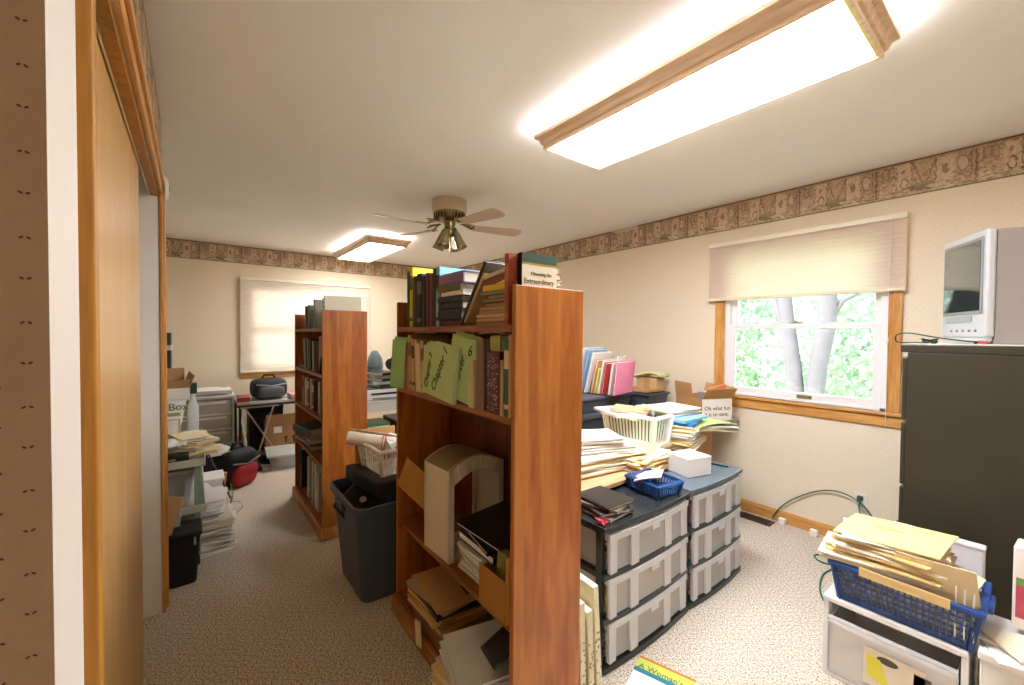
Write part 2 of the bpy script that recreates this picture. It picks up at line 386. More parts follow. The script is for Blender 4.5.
def sash(z0, z1, y, nm, rail, top):
    b = MB(); x0, x1 = OX0+.03, OX1-.03
    b.box(x0, x0+.042, y-.03, y, z0, z1); b.box(x1-.042, x1, y-.03, y, z0, z1); b.box(x0+.042, x1-.042, y-.03, y, z0, z0+rail); b.box(x0+.042, x1-.042, y-.03, y, z1-top, z1)
    s = b.build('sash', VINYL, w1, bevel=.004)
    MB().box(x0+.04, x1-.04, y-.018, y-.014, z0+rail-.004, z1-top+.004).build('pane', GLASS, s)
    return s
lo = sash(OZ0+.018, 1.462, W-.015, 'lower', .05, .036); sash(1.432, OZ1-.02, W-.052, 'upper', .034, .05)
b = MB(); xm = 1.03; b.box(xm-.045, xm+.045, W-.016, W-.006, OZ0+.028, OZ0+.052); b.box(xm-.035, xm+.035, W-.006, W-.001, OZ0+.036, OZ0+.044); b.build('lift_handle', mat('#8a7f55', .35, .6), lo, bevel=.002)
b = MB(); b.box(1.06, 1.13, W-.05, W-.016, 1.462, 1.474); b.lathe([(.012, 0), (.012, .01)], 12, 0, (1.095, W-.03, 1.474)); b.build('sash_lock', mat('#a09a84', .35, .6), lo, bevel=.002)
# window 2 (far wall)
w2 = bpy.data.objects.new('window_2', None); COL.objects.link(w2); struct(w2, 'double hung window behind the lowered shade in the far wall')
b = MB(); b.box(XF-.018, XF, FY1, FY1+.075, FZ0, FZ1+.075); b.box(XF-.018, XF, FY0-.075, FY0, FZ0, FZ1+.075); b.build('casing', TRIMW, w2, bevel=.004)
MB().box(XF-.018, XF, FY0-.075, FY1+.075, FZ1, FZ1+.075).build('casing', TRIMY, w2, bevel=.004)
MB().box(XF-.035, XF+.02, FY0-.1, FY1+.1, FZ0-.022, FZ0).build('window_sill', TRIMY, w2, bevel=.004)
MB().box(XF-.016, XF, FY0-.085, FY1+.085, FZ0-.09, FZ0-.022).build('apron', TRIMY, w2, bevel=.004)
b = MB(); x0, x1 = XF+.02, XF+.1
b.box(x0, x1, FY0, FY0+.05, FZ0, FZ1); b.box(x0, x1, FY1-.05, FY1, FZ0, FZ1); b.box(x0, x1, FY0, FY1, FZ0, FZ0+.05); b.box(x0, x1, FY0, FY1, FZ1-.05, FZ1); b.box(x0, x1, FY0, FY1, 1.37, 1.44)
f = b.build('sash', VINYL, w2, bevel=.004)
MB().box(XF+.05, XF+.054, FY0+.04, FY1-.04, FZ0+.04, FZ1-.04).build('pane', GLASS, f)

# cellular shades
def shade_mat(f=.56):
    m = bpy.data.materials.new('shade_fabric'); m.use_nodes = True
    nt = m.node_tree; nt.nodes.clear(); L = nt.links.new
    o = nn(nt, 'ShaderNodeOutputMaterial'); d = nn(nt, 'ShaderNodeBsdfDiffuse'); t = nn(nt, 'ShaderNodeBsdfTranslucent'); mx = nn(nt, 'ShaderNodeMixShader'); mx.inputs[0].default_value = f
    d.inputs[0].default_value = lin('#f3ebdc'); t.inputs[0].default_value = lin('#fff3ea')
    L(d.outputs[0], mx.inputs[1]); L(t.outputs[0], mx.inputs[2]); L(mx.outputs[0], o.inputs[0])
    return m
SHADE = shade_mat()
def shade(name_label, wd, ht, loc, rz, fab=None):
    # local: x across, y out of the wall, z down from 0
    t = thing('window_shade', name_label, 'window shade', loc, rz)
    MB().box(0, wd, .0, .045, -.035, 0).build('headrail', mat('#efe6d0', .5), t, bevel=.004)
    n = max(4, int(ht/.03)); pts = []
    b = MB()
    def f(u, v):
        z = -.03-(ht-.05)*v
        return (.004+(wd-.008)*u, .024+.0012*math.cos(v*n*2*PI), z)
    b.sheet(lambda u, v: f(u, v), 1, n*6, .0012); b.build('fabric', fab or SHADE, t, smooth=True)
    MB().box(.002, wd-.002, .008, .04, -ht, -ht+.022).build('bottom_rail', mat('#e9dcbd', .5), t, bevel=.004)
    return t
sh = shade('cream pleated shade drawn halfway down over the bright right window', 1.2, .47, (.503, W+.018, 2.122), 0)
c = MB(); c.tube([(.075, .047, -.01), (.075, .05, -.2), (.077, .05, -.7), (.075, .05, -1.3)], .0018, 6); c.build('pull_cord', PAPER, sh)
c = MB(); c.lathe([(.003, .03), (.007, .02), (.009, .0), (.004, -.012)], 10, 0, (.077, .05, -.78)); c.build('tassel', WHITE, sh, smooth=True)
def rotated(lbl): return shade(lbl, 1.61, 1.195, (XF-.018, -2.075, 2.055), PI/2, shade_mat(.36))
sh2 = rotated('large cream pleated shade fully lowered over the far window')
c = MB(); c.tube([(1.58, .047, -.02), (1.58, .05, -.5), (1.58, .05, -1.0)], .0016, 6); c.build('pull_cord', PAPER, sh2)

# outlet, floor register
t = thing('wall_outlet', 'white double outlet plate low on the right wall beside the cabinet', 'outlet', (.70, W, .30))
MB().box(-.036, .036, 0, .006, -.058, .058).build('cover_plate', mat('#efe9dc', .4), t, bevel=.003)
for z in (-.026, .026): MB().box(-.016, .016, .006, .008, z-.014, z+.014).build('socket', mat('#e2dccb', .4), t, bevel=.004)
t = thing('floor_register', 'brown metal floor vent in the carpet along the right baseboard', 'vent', (1.36, -3.32, .0))
MB().box(-.19, .19, -.055, .055, 0, .006).build('flange', mat('#5b4a38', .45, .4), t, bevel=.002)
b = MB()
for i in range(16): b.box(-.165+i*.021, -.152+i*.021, -.04, .04, .006, .009)
b.build('grille', mat('#2f2720', .5, .3), t)
t = thing('smoke_detector', 'round white detector on the closet wall just past the oak casing', 'detector', (2.725, YL, 2.09))
MB().lathe([(.06, 0), (.062, .012), (.05, .03), (.02, .034)], 24, 0, (0, 0, 0), Matrix.Rotation(PI/2, 4, 'X')).build('housing', WHITE, t, smooth=True)
MB().lathe([(.012, .034), (.012, .037)], 12, 0, (0, 0, 0), Matrix.Rotation(PI/2, 4, 'X')).build('test_button', GREY, t)
# ------------------------------------------------------------------ ceiling lights
def emit(c, s):
    m = bpy.data.materials.new('lit_diffuser'); m.use_nodes = True
    nt = m.node_tree; nt.nodes.clear(); o = nn(nt, 'ShaderNodeOutputMaterial'); e = nn(nt, 'ShaderNodeEmission', Strength=s)
    e.inputs[0].default_value = lin(c); nt.links.new(e.outputs[0], o.inputs[0]); return m
LIT2 = emit('#f6f3f2', 15.); LIT = emit('#f4f6ff', 27.)
def fixture(lbl, cx, cy, ln, wd, lit):
    t = thing('ceiling_light', lbl, 'ceiling light', (cx, cy, ZC), 0, 'wood framed ceiling lights')
    hx, hy = ln/2, wd/2; z0, z1 = -.118, -.042
    prof = [(0, z0), (.012, z0), (.012, z0+.018), (.02, z0+.023), (.028, z0+.046), (.046, z0+.058), (.046, z1), (.034, z1), (.02, z0+.05), (0, z0+.022)]
    b = MB()
    # mitred moulding: profile swept round a rectangle, growing outwards
    n = len(prof); vs = []
    for sx, sy in ((-1,-1),(1,-1),(1,1),(-1,1)):
        vs += [(sx*(hx+o), sy*(hy+o), z) for o, z in prof]
    fs = []
    for k in range(4):
        for j in range(n):
            fs.append((k*n+j, ((k+1)%4)*n+j, ((k+1)%4)*n+(j+1)%n, k*n+(j+1)%n))
    b.add(vs, fs); b.build('frame', wood('oak_light_frame', '#d6b08c', '#efd4b4', 'X', 1.2, .4), t)
    b = MB(); e = .007
    b.box(-hx, hx, -hy, -hy+e, z0+.004, z0+.012); b.box(-hx, hx, hy-e, hy, z0+.004, z0+.012); b.box(-hx, -hx+e, -hy+e, hy-e, z0+.004, z0+.012); b.box(hx-e, hx, -hy+e, hy-e, z0+.004, z0+.012)
    b.build('gold_trim', mat('#e0c060', .3, .8), t)
    MB().box(-hx+.004, hx-.004, -hy+.004, hy-.004, z0+.014, z0+.019).build('diffuser', lit, t)
    for sx in (-.4, .4):
        MB().box(sx*ln-.02, sx*ln+.02, -hy-.02, hy+.02, -.03, -.0).build('bracket', METAL, t)
    return t
fixture('long wood framed fluorescent light on the ceiling, nearest the camera', .972, -1.65, 1.225, .405, LIT)
fixture('small looking wood framed light beyond the ceiling fan', 4.975, -1.68, 1.225, .405, LIT2)

# ------------------------------------------------------------------ ceiling fan
fan = thing('ceiling_fan', 'four bladed ceiling fan with a cluster of glass shades under a beige motor', 'ceiling fan', (2.95, -1.645, ZC))
MOT = mat('#d2c0a6', .35, .1); BR = mat('#8f8560', .25, 1.); BLADE = mat('#c7b096', .45); 
MB().lathe([(.135, 0), (.14, -.02), (.14, -.085), (.132, -.1), (.1, -.108)], 40).build('motor_housing', MOT, fan, smooth=True)
b = MB(); b.lathe([(.128, -.1), (.122, -.118), (.085, -.15), (.05, -.165)], 36, 0)
for i in range(28):
    a = i*2*PI/28; b.T = Matrix.Rotation(a, 4, 'Z'); b.box(.06, .128, -.003, .003, -.15, -.104)
b.T = Matrix.Identity(4)
b.build('vent_ring', BR, fan)
b = MB(); b.lathe([(.046, -.16), (.05, -.18), (.042, -.2), (.046, -.235), (.05, -.265), (.035, -.285), (.01, -.3)], 28); b.build('switch_housing', BR, fan, smooth=True)
A0 = -29.
for i, a in enumerate((24, 90, 192, 256)):
    br = MB(); M = Matrix.Rotation(R(a), 4, 'Z')
    br.T = M; br.box(.09, .2, -.012, .012, -.178, -.172); br.tube([(.1, 0, -.175), (.15, .02, -.185), (.2, .035, -.2)], .007, 8); br.tube([(.1, 0, -.175), (.15, -.02, -.188), (.2, -.035, -.212)], .007, 8)
    br.T = M @ Matrix.Rotation(R(-12), 4, 'X'); br.box(.18, .27, -.03, .03, -.207, -.203)
    arm = br.build('blade_arm', BR, fan)
    bl = MB(); bl.T = M @ Matrix.Rotation(R(-12), 4, 'X')
    pr = [(.19, -.048), (.5, -.066)] + [(.585+.062*math.cos(q)*.7-.02, .066*math.sin(q)) for q in [R(x) for x in range(-80, 81, 20)]] + [(.5, .066), (.19, .048)]
    bl.prism(pr, -.215, -.209, 'Z'); bl.build('blade', BLADE, fan, bevel=.002)
def shade_glass():
    m = bpy.data.materials.new('smoked_glass_shade'); m.use_nodes = True
    b = m.node_tree.nodes['Principled BSDF']; b.inputs['Base Color'].default_value = lin('#b5a878'); b.inputs['Roughness'].default_value = .12
    b.inputs['Metallic'].default_value = .45; b.inputs['Alpha'].default_value = .8; return m
SG = shade_glass()
for i in range(4):
    a = R(35+90*i); M = Matrix.Translation((.05*math.cos(a), .05*math.sin(a), -.245)) @ Matrix.Rotation(a, 4, 'Z') @ Matrix.Rotation(R(-22), 4, 'Y')
    b = MB(); b.T = M
    b.lathe([(.02, .0), (.026, -.03), (.03, -.05), (.036, -.1), (.047, -.15), (.045, -.15), (.034, -.1), (.026, -.045)], 20)
    s = b.build('glass_shade', SG, fan, smooth=True)
    q = MB(); q.T = M; q.lathe([(.016, .02), (.02, .005), (.022, -.03), (.012, -.035)], 14); q.build('socket_cup', BR, s, smooth=True)
    q = MB(); q.T = M; q.lathe([(.008, -.035), (.014, -.06), (.024, -.095), (.022, -.12), (.006, -.135)], 14)
    q.build('bulb', emit('#fff1dd', 9.) if i == 3 else mat('#f3eee2', .3), s, smooth=True)
b = MB(); b.tube([(0, 0, -.3), (.002, 0, -.36), (0, .001, -.43)], .0012, 5); b.lathe([(.002, .01), (.005, .004), (.005, -.01), (.002, -.016)], 10, 0, (0, 0, -.44)); b.build('pull_chain', WHITE, fan)

# ------------------------------------------------------------------ daylight
w = bpy.data.worlds.new('daylight'); S.world = w; w.use_nodes = True
bg = w.node_tree.nodes['Background']; bg.inputs[0].default_value = (.86, .93, 1., 1); bg.inputs[1].default_value = 4.5
sd = bpy.data.lights.new('sun', 'SUN'); sd.energy = 7.; sd.angle = R(3); sd.color = (1, .95, .86)
so = bpy.data.objects.new('sun', sd); COL.objects.link(so); so.rotation_euler = (R(-40), R(8), 0)
so.rotation_euler = Vector((-.35, -.62, -.75)).to_track_quat('-Z', 'Y').to_euler()

# ------------------------------------------------------------------ camera
cd = bpy.data.cameras.new('camera'); cam = bpy.data.objects.new('camera', cd); COL.objects.link(cam)
yaw, pit, rol = -.6607, .0202, .0078
F0 = Vector((math.cos(yaw), math.sin(yaw), 0)); R0 = Vector((math.sin(yaw), -math.cos(yaw), 0)); U0 = Vector((0, 0, 1))
Fw = F0*math.cos(pit)-U0*math.sin(pit); U1 = U0*math.cos(pit)+F0*math.sin(pit)
Rt = R0*math.cos(rol)+U1*math.sin(rol); Up = U1*math.cos(rol)-R0*math.sin(rol)
M = Matrix((Rt, Up, -Fw)).transposed().to_4x4(); M.translation = (0, 0, 1.37); cam.matrix_world = M
cd.sensor_width = 36; cd.lens = 411.385/1024*36; cd.clip_start = .02; cd.clip_end = 200
S.camera = cam
S.view_settings.view_transform = 'Standard'; S.view_settings.look = 'None'; S.view_settings.gamma = 1; S.view_settings.use_curve_mapping = False
S.view_settings.exposure = 1.06
S.cycles.max_bounces = 8; S.cycles.diffuse_bounces = 5; S.cycles.transparent_max_bounces = 12
S.cycles.sample_clamp_indirect = 6
S.cycles.caustics_reflective = False; S.cycles.caustics_refractive = False
# ------------------------------------------------------------------ bookcases
def bookcase(lbl, loc, rz, shelves, veneer=None, L=.93):
    t = thing('bookcase', lbl, 'bookcase', loc, rz, 'oak bookcases standing out in the room')
    D, H = .292, 1.52
    for x in (0, L-.02):
        b = MB(); b.box(x, x+.02, -D, 0, .02, H)
        p = b.build('side_panel', veneer or OAK, t, bevel=.0025)
    b = MB(); b.box(.02, L-.02, -D, -D+.008, .08, H-.1); b.build('back_panel', BACKW, t)
    for z in shelves:
        b = MB(); b.box(.02, L-.02, -D+.008, -.001, z-.02, z); b.box(.0195, L-.0195, -.002, .001, z-.021, z+.001); b.build('shelf', OAKX, t)
    b = MB(); e = .018; h = .082
    pr = [(0, 0), (e, 0), (e, h-.014), (e*.6, h), (0, h)]
    b.box(-e, L+e, .0, e, 0, h); b.box(-e, 0, -D, 0, 0, h); b.box(L, L+e, -D, 0, 0, h); b.box(-e, L+e, -D-e, -D, 0, h)
    b.build('plinth', PLINTH, t, bevel=.006)
    return t
BX = (.971, -.768, 0); BR1 = R(-1.)
big = bookcase('tall oak bookcase nearest the camera, packed with green folders and books', BX, BR1, (1.398, 1.112, .47, .1), None, .955)
sml = bookcase('oak bookcase farther back, standing free in the carpet aisle by the far window', (2.885, -.672, 0), 0, (1.398, 1.09, .795, .495, .1), OAK_DIM)
bigM = Matrix.Translation(BX) @ Matrix.Rotation(BR1, 4, 'Z'); smlM = Matrix.Translation((2.885, -.672, 0))
bpy.context.view_layer.update()
def place(o, M, p, rot=(0, 0, 0)):
    # put a thing at point p of a bookcase's own frame, turned by rot in that frame
    o.matrix_world = M @ Matrix.Translation(p) @ Euler(rot).to_matrix().to_4x4()
    return o
PAGES = mat('#e6dcc4', .85, var=.1, scale=60)
def book(lbl, t, h, d, col, M, p, lean=0., yaw=0., band=None, pcol=None, group=None, flat=False, rough=.5, cat='book'):
    # upright: spine on y=0 facing +y, thickness along x from 0 to t, leaning about its bottom edge
    c = mat(col, rough, var=.08); c2 = mat(band, .5) if band else c
    o = MB(); k = .0022
    o.box(0, k, -d, 0, 0, h); o.box(t-k, t, -d, 0, 0, h)
    o.prism([(0, -.002), (t, -.002), (t, .001), (t*.8, .004), (t*.2, .004), (0, .001)], 0, h, 'Z')
    if band: 
        o.prism([(0, -.001), (t, -.001), (t, .0017), (t*.8, .0047), (t*.2, .0047), (0, .0017)], h*.62, h*.86, 'Z', 1)
        o.prism([(0, -.001), (t, -.001), (t, .0017), (t*.8, .0047), (t*.2, .0047), (0, .0017)], h*.1, h*.16, 'Z', 1)
    r = o.build('book', [c, c2]); tag(r, lbl, cat, group)
    MB().box(k, t-k, -d+.004, -.002, .004, h-.004).build('pages', mat(pcol, .85, var=.1, scale=60) if pcol else PAGES, r)
    if flat: rot = (0, R(90)+lean, yaw)
    else: rot = (0, lean, yaw)
    place(r, M, p, rot); return r
def flatbook(lbl, w, t, d, col, M, p, yaw=0., **k):
    # lying down: width w along x, thickness t up, spine towards +y
    c = mat(col, k.get('rough', .5), var=.08)
    o = MB(); e = .002; o.box(0, w, -d, 0, 0, e); o.box(0, w, -d, 0, t-e, t); o.prism([(-.002, 0), (.003, t*.15), (.003, t*.85), (-.002, t)], 0, w, 'X')
    r = o.build('book', c); tag(r, lbl, 'book', k.get('group'))
    MB().box(.004, w-.004, -d+.004, -.002, e, t-e).build('pages', PAGES, r)
    place(r, M, p, (k.get('pitch', 0), k.get('roll', 0), yaw)); return r

G1 = 'books on the top shelf of the near bookcase'
z = 1.398
row = [  # x, t, h, d, colour, band, label
 (.885, .018, .265, .2, '#2f6a4a', None, 'thin tall green book at the far left end of the near bookcase top shelf'),
 (.845, .03, .282, .27, '#dcc934', '#5a5636', 'bright yellow tall book next to the thin green one on the near top shelf'),
 (.8, .04, .235, .22, '#4c4730', None, 'dark olive book beside the tall yellow topped one'),
 (.745, .048, .24, .23, '#16171c', '#6c6a66', 'black book with grey spine bands left of the maroon pair'),
 (.705, .034, .225, .2, '#22202a', None, 'plain black book squeezed against the maroon pair'),
 (.668, .03, .235, .2, '#5b2634', None, 'left of the two maroon books on the near bookcase top shelf'),
 (.632, .03, .23, .2, '#6e3444', None, 'right of the two maroon books on the near bookcase top shelf'),
 (.6, .028, .245, .22, '#1f2f2c', None, 'dark green black book standing before the light blue one'),
 (.568, .03, .25, .24, '#8fc4cf', '#263238', 'light blue topped book standing left of the flat stack'),
]
for x, t, h, d, c, bd, l in row: book(l, t, h, d, c, bigM, (x, -.035, z+.001), 0, 0, bd, group=G1)
b = MB(); b.box(0, .002, -.27, 0, .18, .277); 
y = z+.001
for i, (x, w, t, d, c, l) in enumerate([
 (.375, .185, .022, .2, '#5a2a26', 'maroon book lowest in the flat stack on the top shelf'),
 (.38, .18, .045, .22, '#15161a', 'thick black book second from the bottom of the flat stack'),
 (.37, .195, .026, .22, '#1d1c22', 'black book third from the bottom of the flat stack'),
 (.38, .18, .024, .21, '#24222a', 'black book fourth from the bottom of the flat stack'),
 (.36, .2, .02, .22, '#f0eee6', 'white book under the olive one in the flat stack'),
 (.39, .18, .026, .22, '#6d6848', 'olive grey book near the top of the flat stack'),
 (.36, .2, .042, .22, '#8d6f98', 'purple book with light blue top crowning the flat stack')]):
    flatbook(l, w, t, d, c, bigM, (x, -.03, y), R((-2, 1.5, 0, 2, -3, 1, 0)[i]), group=G1); y += t+.0006
o = MB().box(.362, .558, -.245, -.035, 0, .003).build('leaflet', mat('#9cd0df', .5)); tag(o, 'light blue leaflet lying on the purple book', 'leaflet'); o.matrix_world = bigM @ Matrix.Translation((0, 0, y))
# leaning frame-like books and the flat pile to the right
for x, t, h, d, c, ln, l in [
 (.327, .016, .262, .22, '#2d241e', -.0, 'dark leaning book propped between the two flat stacks'),
 (.305, .012, .21, .21, '#c9a878', -.0, 'tan leaning book under the dark leaning one')]:
    book(l, t, h, d, c, bigM, (x+.04, -.03, z+.012), R(-38), 0, None, group=G1)
y = z+.001
for i, (x, w, t, c) in enumerate([(.07, .235, .013, '#b58d60'), (.072, .22, .013, '#c9a576'), (.075, .21, .013, '#d3b487'), (.08, .2, .013, '#b08c62'), (.075, .2, .012, '#c2a070'), (.085, .17, .012, '#a08560'), (.08, .16, .013, '#8b7350'), (.07, .15, .012, '#b7a27a')]):
    flatbook('tan paperback, %s in the pile of tan paperbacks on the top shelf' % ('lowest', 'second from the bottom', 'third from the bottom', 'fourth from the bottom', 'fourth from the top', 'third from the top', 'second from the top', 'topmost')[i], w, t, .19, c, bigM, (x, -.04+rnd(-.01, .01), y), R(rnd(-3, 3)), group=G1); y += t+.0006
for i, (w, t, c, l) in enumerate([(.2, .012, '#8d8a70', 'greenish grey booklet spread over the tan paperbacks'), (.165, .02, '#e3c33c', 'bright yellow book on the pile of tan paperbacks'), (.15, .016, '#f2eee4', 'white book above the bright yellow one')]):
    flatbook(l, w, t, .2, c, bigM, (.06, -.035, y), R((0, 2, -3)[i]), group=G1, roll=0); y += t+.0006
flatbook('reddish brown book lying slanted at the top of the tan pile', .17, .022, .2, '#8a4a34', bigM, (.05, -.035, y+.001), 0, group=G1, roll=R(8))
flatbook('pale book with dark edge lying over the reddish brown one', .17, .014, .2, '#d7c9ac', bigM, (.055, -.04, y+.0265), R(3), group=G1, roll=R(8))
book('tall rust red spined book at the right end of the near top shelf', .02, .222, .2, '#a4492c', bigM, (.047, -.008, z+.001), 0, 0, '#c0663c', group=G1)
# the large cover facing the camera, standing above the end panel
e = thing('book', 'large book with dark green band and cream cover rising above the bookcase end panel', 'book', (0, 0, 0), 0, G1)
MB().box(0, .022, -.185, -.04, 0, .226).build('cover', mat('#17181a', .4), e)
MB().box(-.0012, 0, -.185, -.04, .0, .226).build('front_cover', mat('#ece0c4', .45, var=.05), e)
MB().box(-.0018, -.0012, -.185, -.04, .196, .226).build('title_band', mat('#3d5548', .4), e)
MB().box(-.0018, -.0012, -.185, -.04, .19, .196).build('gold_stripe', mat('#a8933e', .4), e)
INK = mat('#4a5348', .6)
text('Choosing the', .016, INK, e, (-.0016, -.075, .158), (PI/2, 0, -PI/2))
text('Extraordinary', .0225, mat('#3c4a40', .6), e, (-.0016, -.047, .132), (PI/2, 0, -PI/2))
# it stands just inside the end panel (x = .02)
place(e, bigM, (.0225, 0, z+.001))

# second shelf: folders with handwriting and books
G2 = 'folders and books on the second shelf of the near bookcase'
z = 1.113
GR = '#b2cc8e'
def folder(lbl, x, w, h, y, col, M, z, yaw, lean=0, name='file_folder', tab=True, words=None, back=.004, roll=0):
    # stiff card folder standing with its face towards +y, width w along x, slightly fanned
    b = MB()
    b.box(0, w, -.0015, 0, 0, h); b.box(0, w, -.012-back, -.0105-back, 0, h+.012 if tab else h)
    b.prism([(-.0015, -.0), (-.012-back, .0), (-.007-back/2, -.003)], 0, w, 'X')
    o = b.build(name, mat(col, .75, var=.05)); tag(o, lbl, 'folder', G2)
    MB().box(.004, w-.004, -.0095-back, -.002, .004, h-.01).build('papers', PAPER2, o)
    if words:
        for wd, sz, px, pz, rr_ in words:
            text(wd, sz, mat('#2c3a24', .7), o, (px, .0006, pz), (PI/2, -rr_, PI), shear=.35)
    place(o, M, (x, y, z+abs(math.sin(roll))*.0), (lean, roll, yaw)); return o
book('pinkish tan box file at the left end of the green folders shelf', .075, .2, .11, '#b98f70', bigM, (.822, -.01, z), R(3), 0, None, group=G2)
book('dark green tall book behind the pinkish tan box file', .02, .26, .12, '#3c4a38', bigM, (.835, -.13, z), 0, 0, None, group=G2)
book('tan spiral book right of the pinkish tan box file', .03, .252, .2, '#c59a70', bigM, (.79, -.01, z), R(4), 0, '#8e5f3c', group=G2)
book('tan book with dark lettering left of the cream one', .026, .235, .2, '#cfa878', bigM, (.752, -.008, z), R(4), 0, '#5b4128', group=G2)
book('cream book touching the first green folder on the second shelf', .022, .23, .2, '#dcc79c', bigM, (.715, -.008, z), R(5), 0, None, group=G2)
book('pale cream book just left of the green folders on the second shelf', .03, .215, .19, '#d8c8a2', bigM, (.684, -.008, z), R(5), 0, None, group=G2)
book('beige book with brown bands beside the pale cream one', .026, .225, .19, '#c4a57c', bigM, (.655, -.008, z), R(3), 0, '#7a5a3c', group=G2)
folder('green folder jutting out past the left end of the near bookcase', .85, .075, .225, .008, '#9fce8c', bigM, 1.114, R(32), 0, roll=R(-4))
folder('first green folder from the left between books on the second shelf', .525, .12, .2, .0, GR, bigM, z, R(4), 0, roll=R(-5))
folder('green folder marked Chapter 2 on the second shelf', .487, .12, .205, .008, GR, bigM, z, R(4), 0, words=[('Chapter 2', .036, .1, .02, R(78))], roll=R(-6))
folder('wide green folder marked Chapter 1 leaning out over the shelf edge', .345, .165, .2, .024, '#b6d092', bigM, z-.004, R(6), 0, words=[('Chapter 1', .046, .13, .015, R(68))], roll=R(-8))
folder('tall green folder marked Chapter 6 on the second shelf', .262, .155, .235, -.004, '#b0ce8a', bigM, z, R(7), 0, words=[('Chapter', .046, .11, .012, R(72)), ('6', .05, .05, .17, R(20))], roll=R(-10))
book('thick tan book standing behind the wide green folder', .045, .262, .13, '#b3916a', bigM, (.49, -.16, z), 0, 0, None, group=G2)
book('short cream book in front of the grey brown one', .02, .165, .1, '#d3b483', bigM, (.226, .005, z), R(2), 0, None, group=G2)
book('thin pale pamphlet beside the short cream book', .008, .1, .12, '#e2d2ac', bigM, (.249, .005, z), R(2), 0, None, group=G2)
book('tall grey brown book right of the green folders', .046, .24, .19, '#7d6450', bigM, (.177, -.004, z), R(1), 0, None, group=G2)
book('black book between the grey brown and maroon ones', .024, .235, .18, '#17171a', bigM, (.151, -.01, z), 0, 0, None, group=G2)
bk = book('maroon speckled book with white marks on the second shelf', .072, .2, .13, '#54141e', bigM, (.078, .0, z), R(1), 0, None, group=G2, rough=.3)
sp = MB()
for i in range(70):
    xx, zz = rnd(.006, .066), rnd(.008, .192); sp.box(xx-.0035, xx+rnd(.001, .004), .0042, .0052, zz-rnd(.0008, .002), zz+.001)
sp.build('speckles', mat('#cdb8b4', .6), bk)
flatbook('yellow green book lying on top of the maroon speckled one', .056, .052, .1, '#a3a052', bigM, (.082, -.004, z+.2006), 0, group=G2)
book('slim tan book right of the maroon speckled one', .016, .175, .2, '#bb9468', bigM, (.0605, .0, z), 0, 0, None, group=G2)
book('green spined book with a cream label near the right end', .024, .24, .2, '#355c38', bigM, (.0355, -.002, z), 0, 0, '#d9be8c', group=G2)
book('tan book against the end panel of the second shelf', .013, .255, .2, '#c08a54', bigM, (.0212, -.002, z), 0, 0, None, group=G2)
for i, (x, w, c, l) in enumerate([(.56, .22, '#9c8460', 'sagging tan booklet laid over the tops of the folders'), (.07, .16, '#b59b74', 'curled tan booklet laid over the books at the right end')]):
    b = MB(); b.sheet(lambda u, v: (x+w*u, -.012-.17*v, z+.2555+.006*math.sin(PI*u)), 8, 2, .005); o = b.build('booklet', mat(c, .7)); tag(o, l, 'booklet'); o.matrix_world = bigM

# third opening: cream arched file box, papers, carton
z = .471
t = thing('file_box', 'cream plastic arched file box standing in the open shelf of the near bookcase', 'file box'); PL = mat('#e2d3b8', .4, var=.03); PLC = mat('#a8946e', .3, alpha=.6)
w_, d_, h_ = .2, .27, .362
arch = [(-d_*i/14, h_+.045*math.sin(PI*(i/14)**.9)) for i in range(15)]
b = MB(); b.box(0, w_, -.006, 0, 0, h_); b.build('front_panel', PL, t, bevel=.003)
b = MB(); b.box(0, w_, -d_, -d_+.006, 0, h_); b.build('back_wall', PL, t, bevel=.003)
b = MB(); b.box(0, w_, -d_+.006, -.006, 0, .006); b.build('floor_plate', PL, t)
b = MB(); b.sheet(lambda u, v: (w_*v, arch[int(round(u*14))][0], arch[int(round(u*14))][1]), 14, 1, .004); b.build('arched_lid', PLC, t)
for x in (0, w_-.012):
    b = MB()
    outer = arch; inner = [(-.022-(d_-.044)*i/14, h_-.06+.045*math.sin(PI*i/14)) for i in range(15)]
    vs = [(xx, p[0], p[1]) for xx in (x, x+.012) for p in outer+inner]; n = 15; fs = []
    for i in range(14):
        fs += [(i, i+1, n+i+1, n+i), (2*n+i+1, 2*n+i, 3*n+i, 3*n+i+1), (i+1, i, 2*n+i, 2*n+i+1), (n+i, n+i+1, 3*n+i+1, 3*n+i)]
    b.add(vs, fs); b.box(x, x+.012, -.024, 0, 0, h_); b.box(x, x+.012, -d_, -d_+.024, 0, h_)
    for i in range(2, 13, 2): b.bar((x-.002, outer[i][0], outer[i][1]), (x-.002, inner[i][0], inner[i][1]), .0028, 6)
    b.build('side_frame', PL, t)
b = MB(); b.prism([(-.06+.0, 0)]+[(-.06-.08*i/8, .006*math.sin(PI*i/8)) for i in range(9)], .06, .14, 'X'); b.build('handle', mat('#8b7c5c', .5), t).location = (0, -.02, h_+.038)
place(t, bigM, (.425, -.006, z), (0, 0, R(3)))
e = MB(); e.box(0, .22, -.003, 0, 0, .16); e.prism([(0, .16), (.22, .16), (.11, .07)], 0, .0015, 'Y')
o = e.build('envelope', mat('#b8863f', .75)); tag(o, 'brown envelope leaning beside the cream file box in the near bookcase', 'envelope'); place(o, bigM, (.66, -.04, z+.01), (R(-6), R(-28), R(25)))
o.location.z += .09

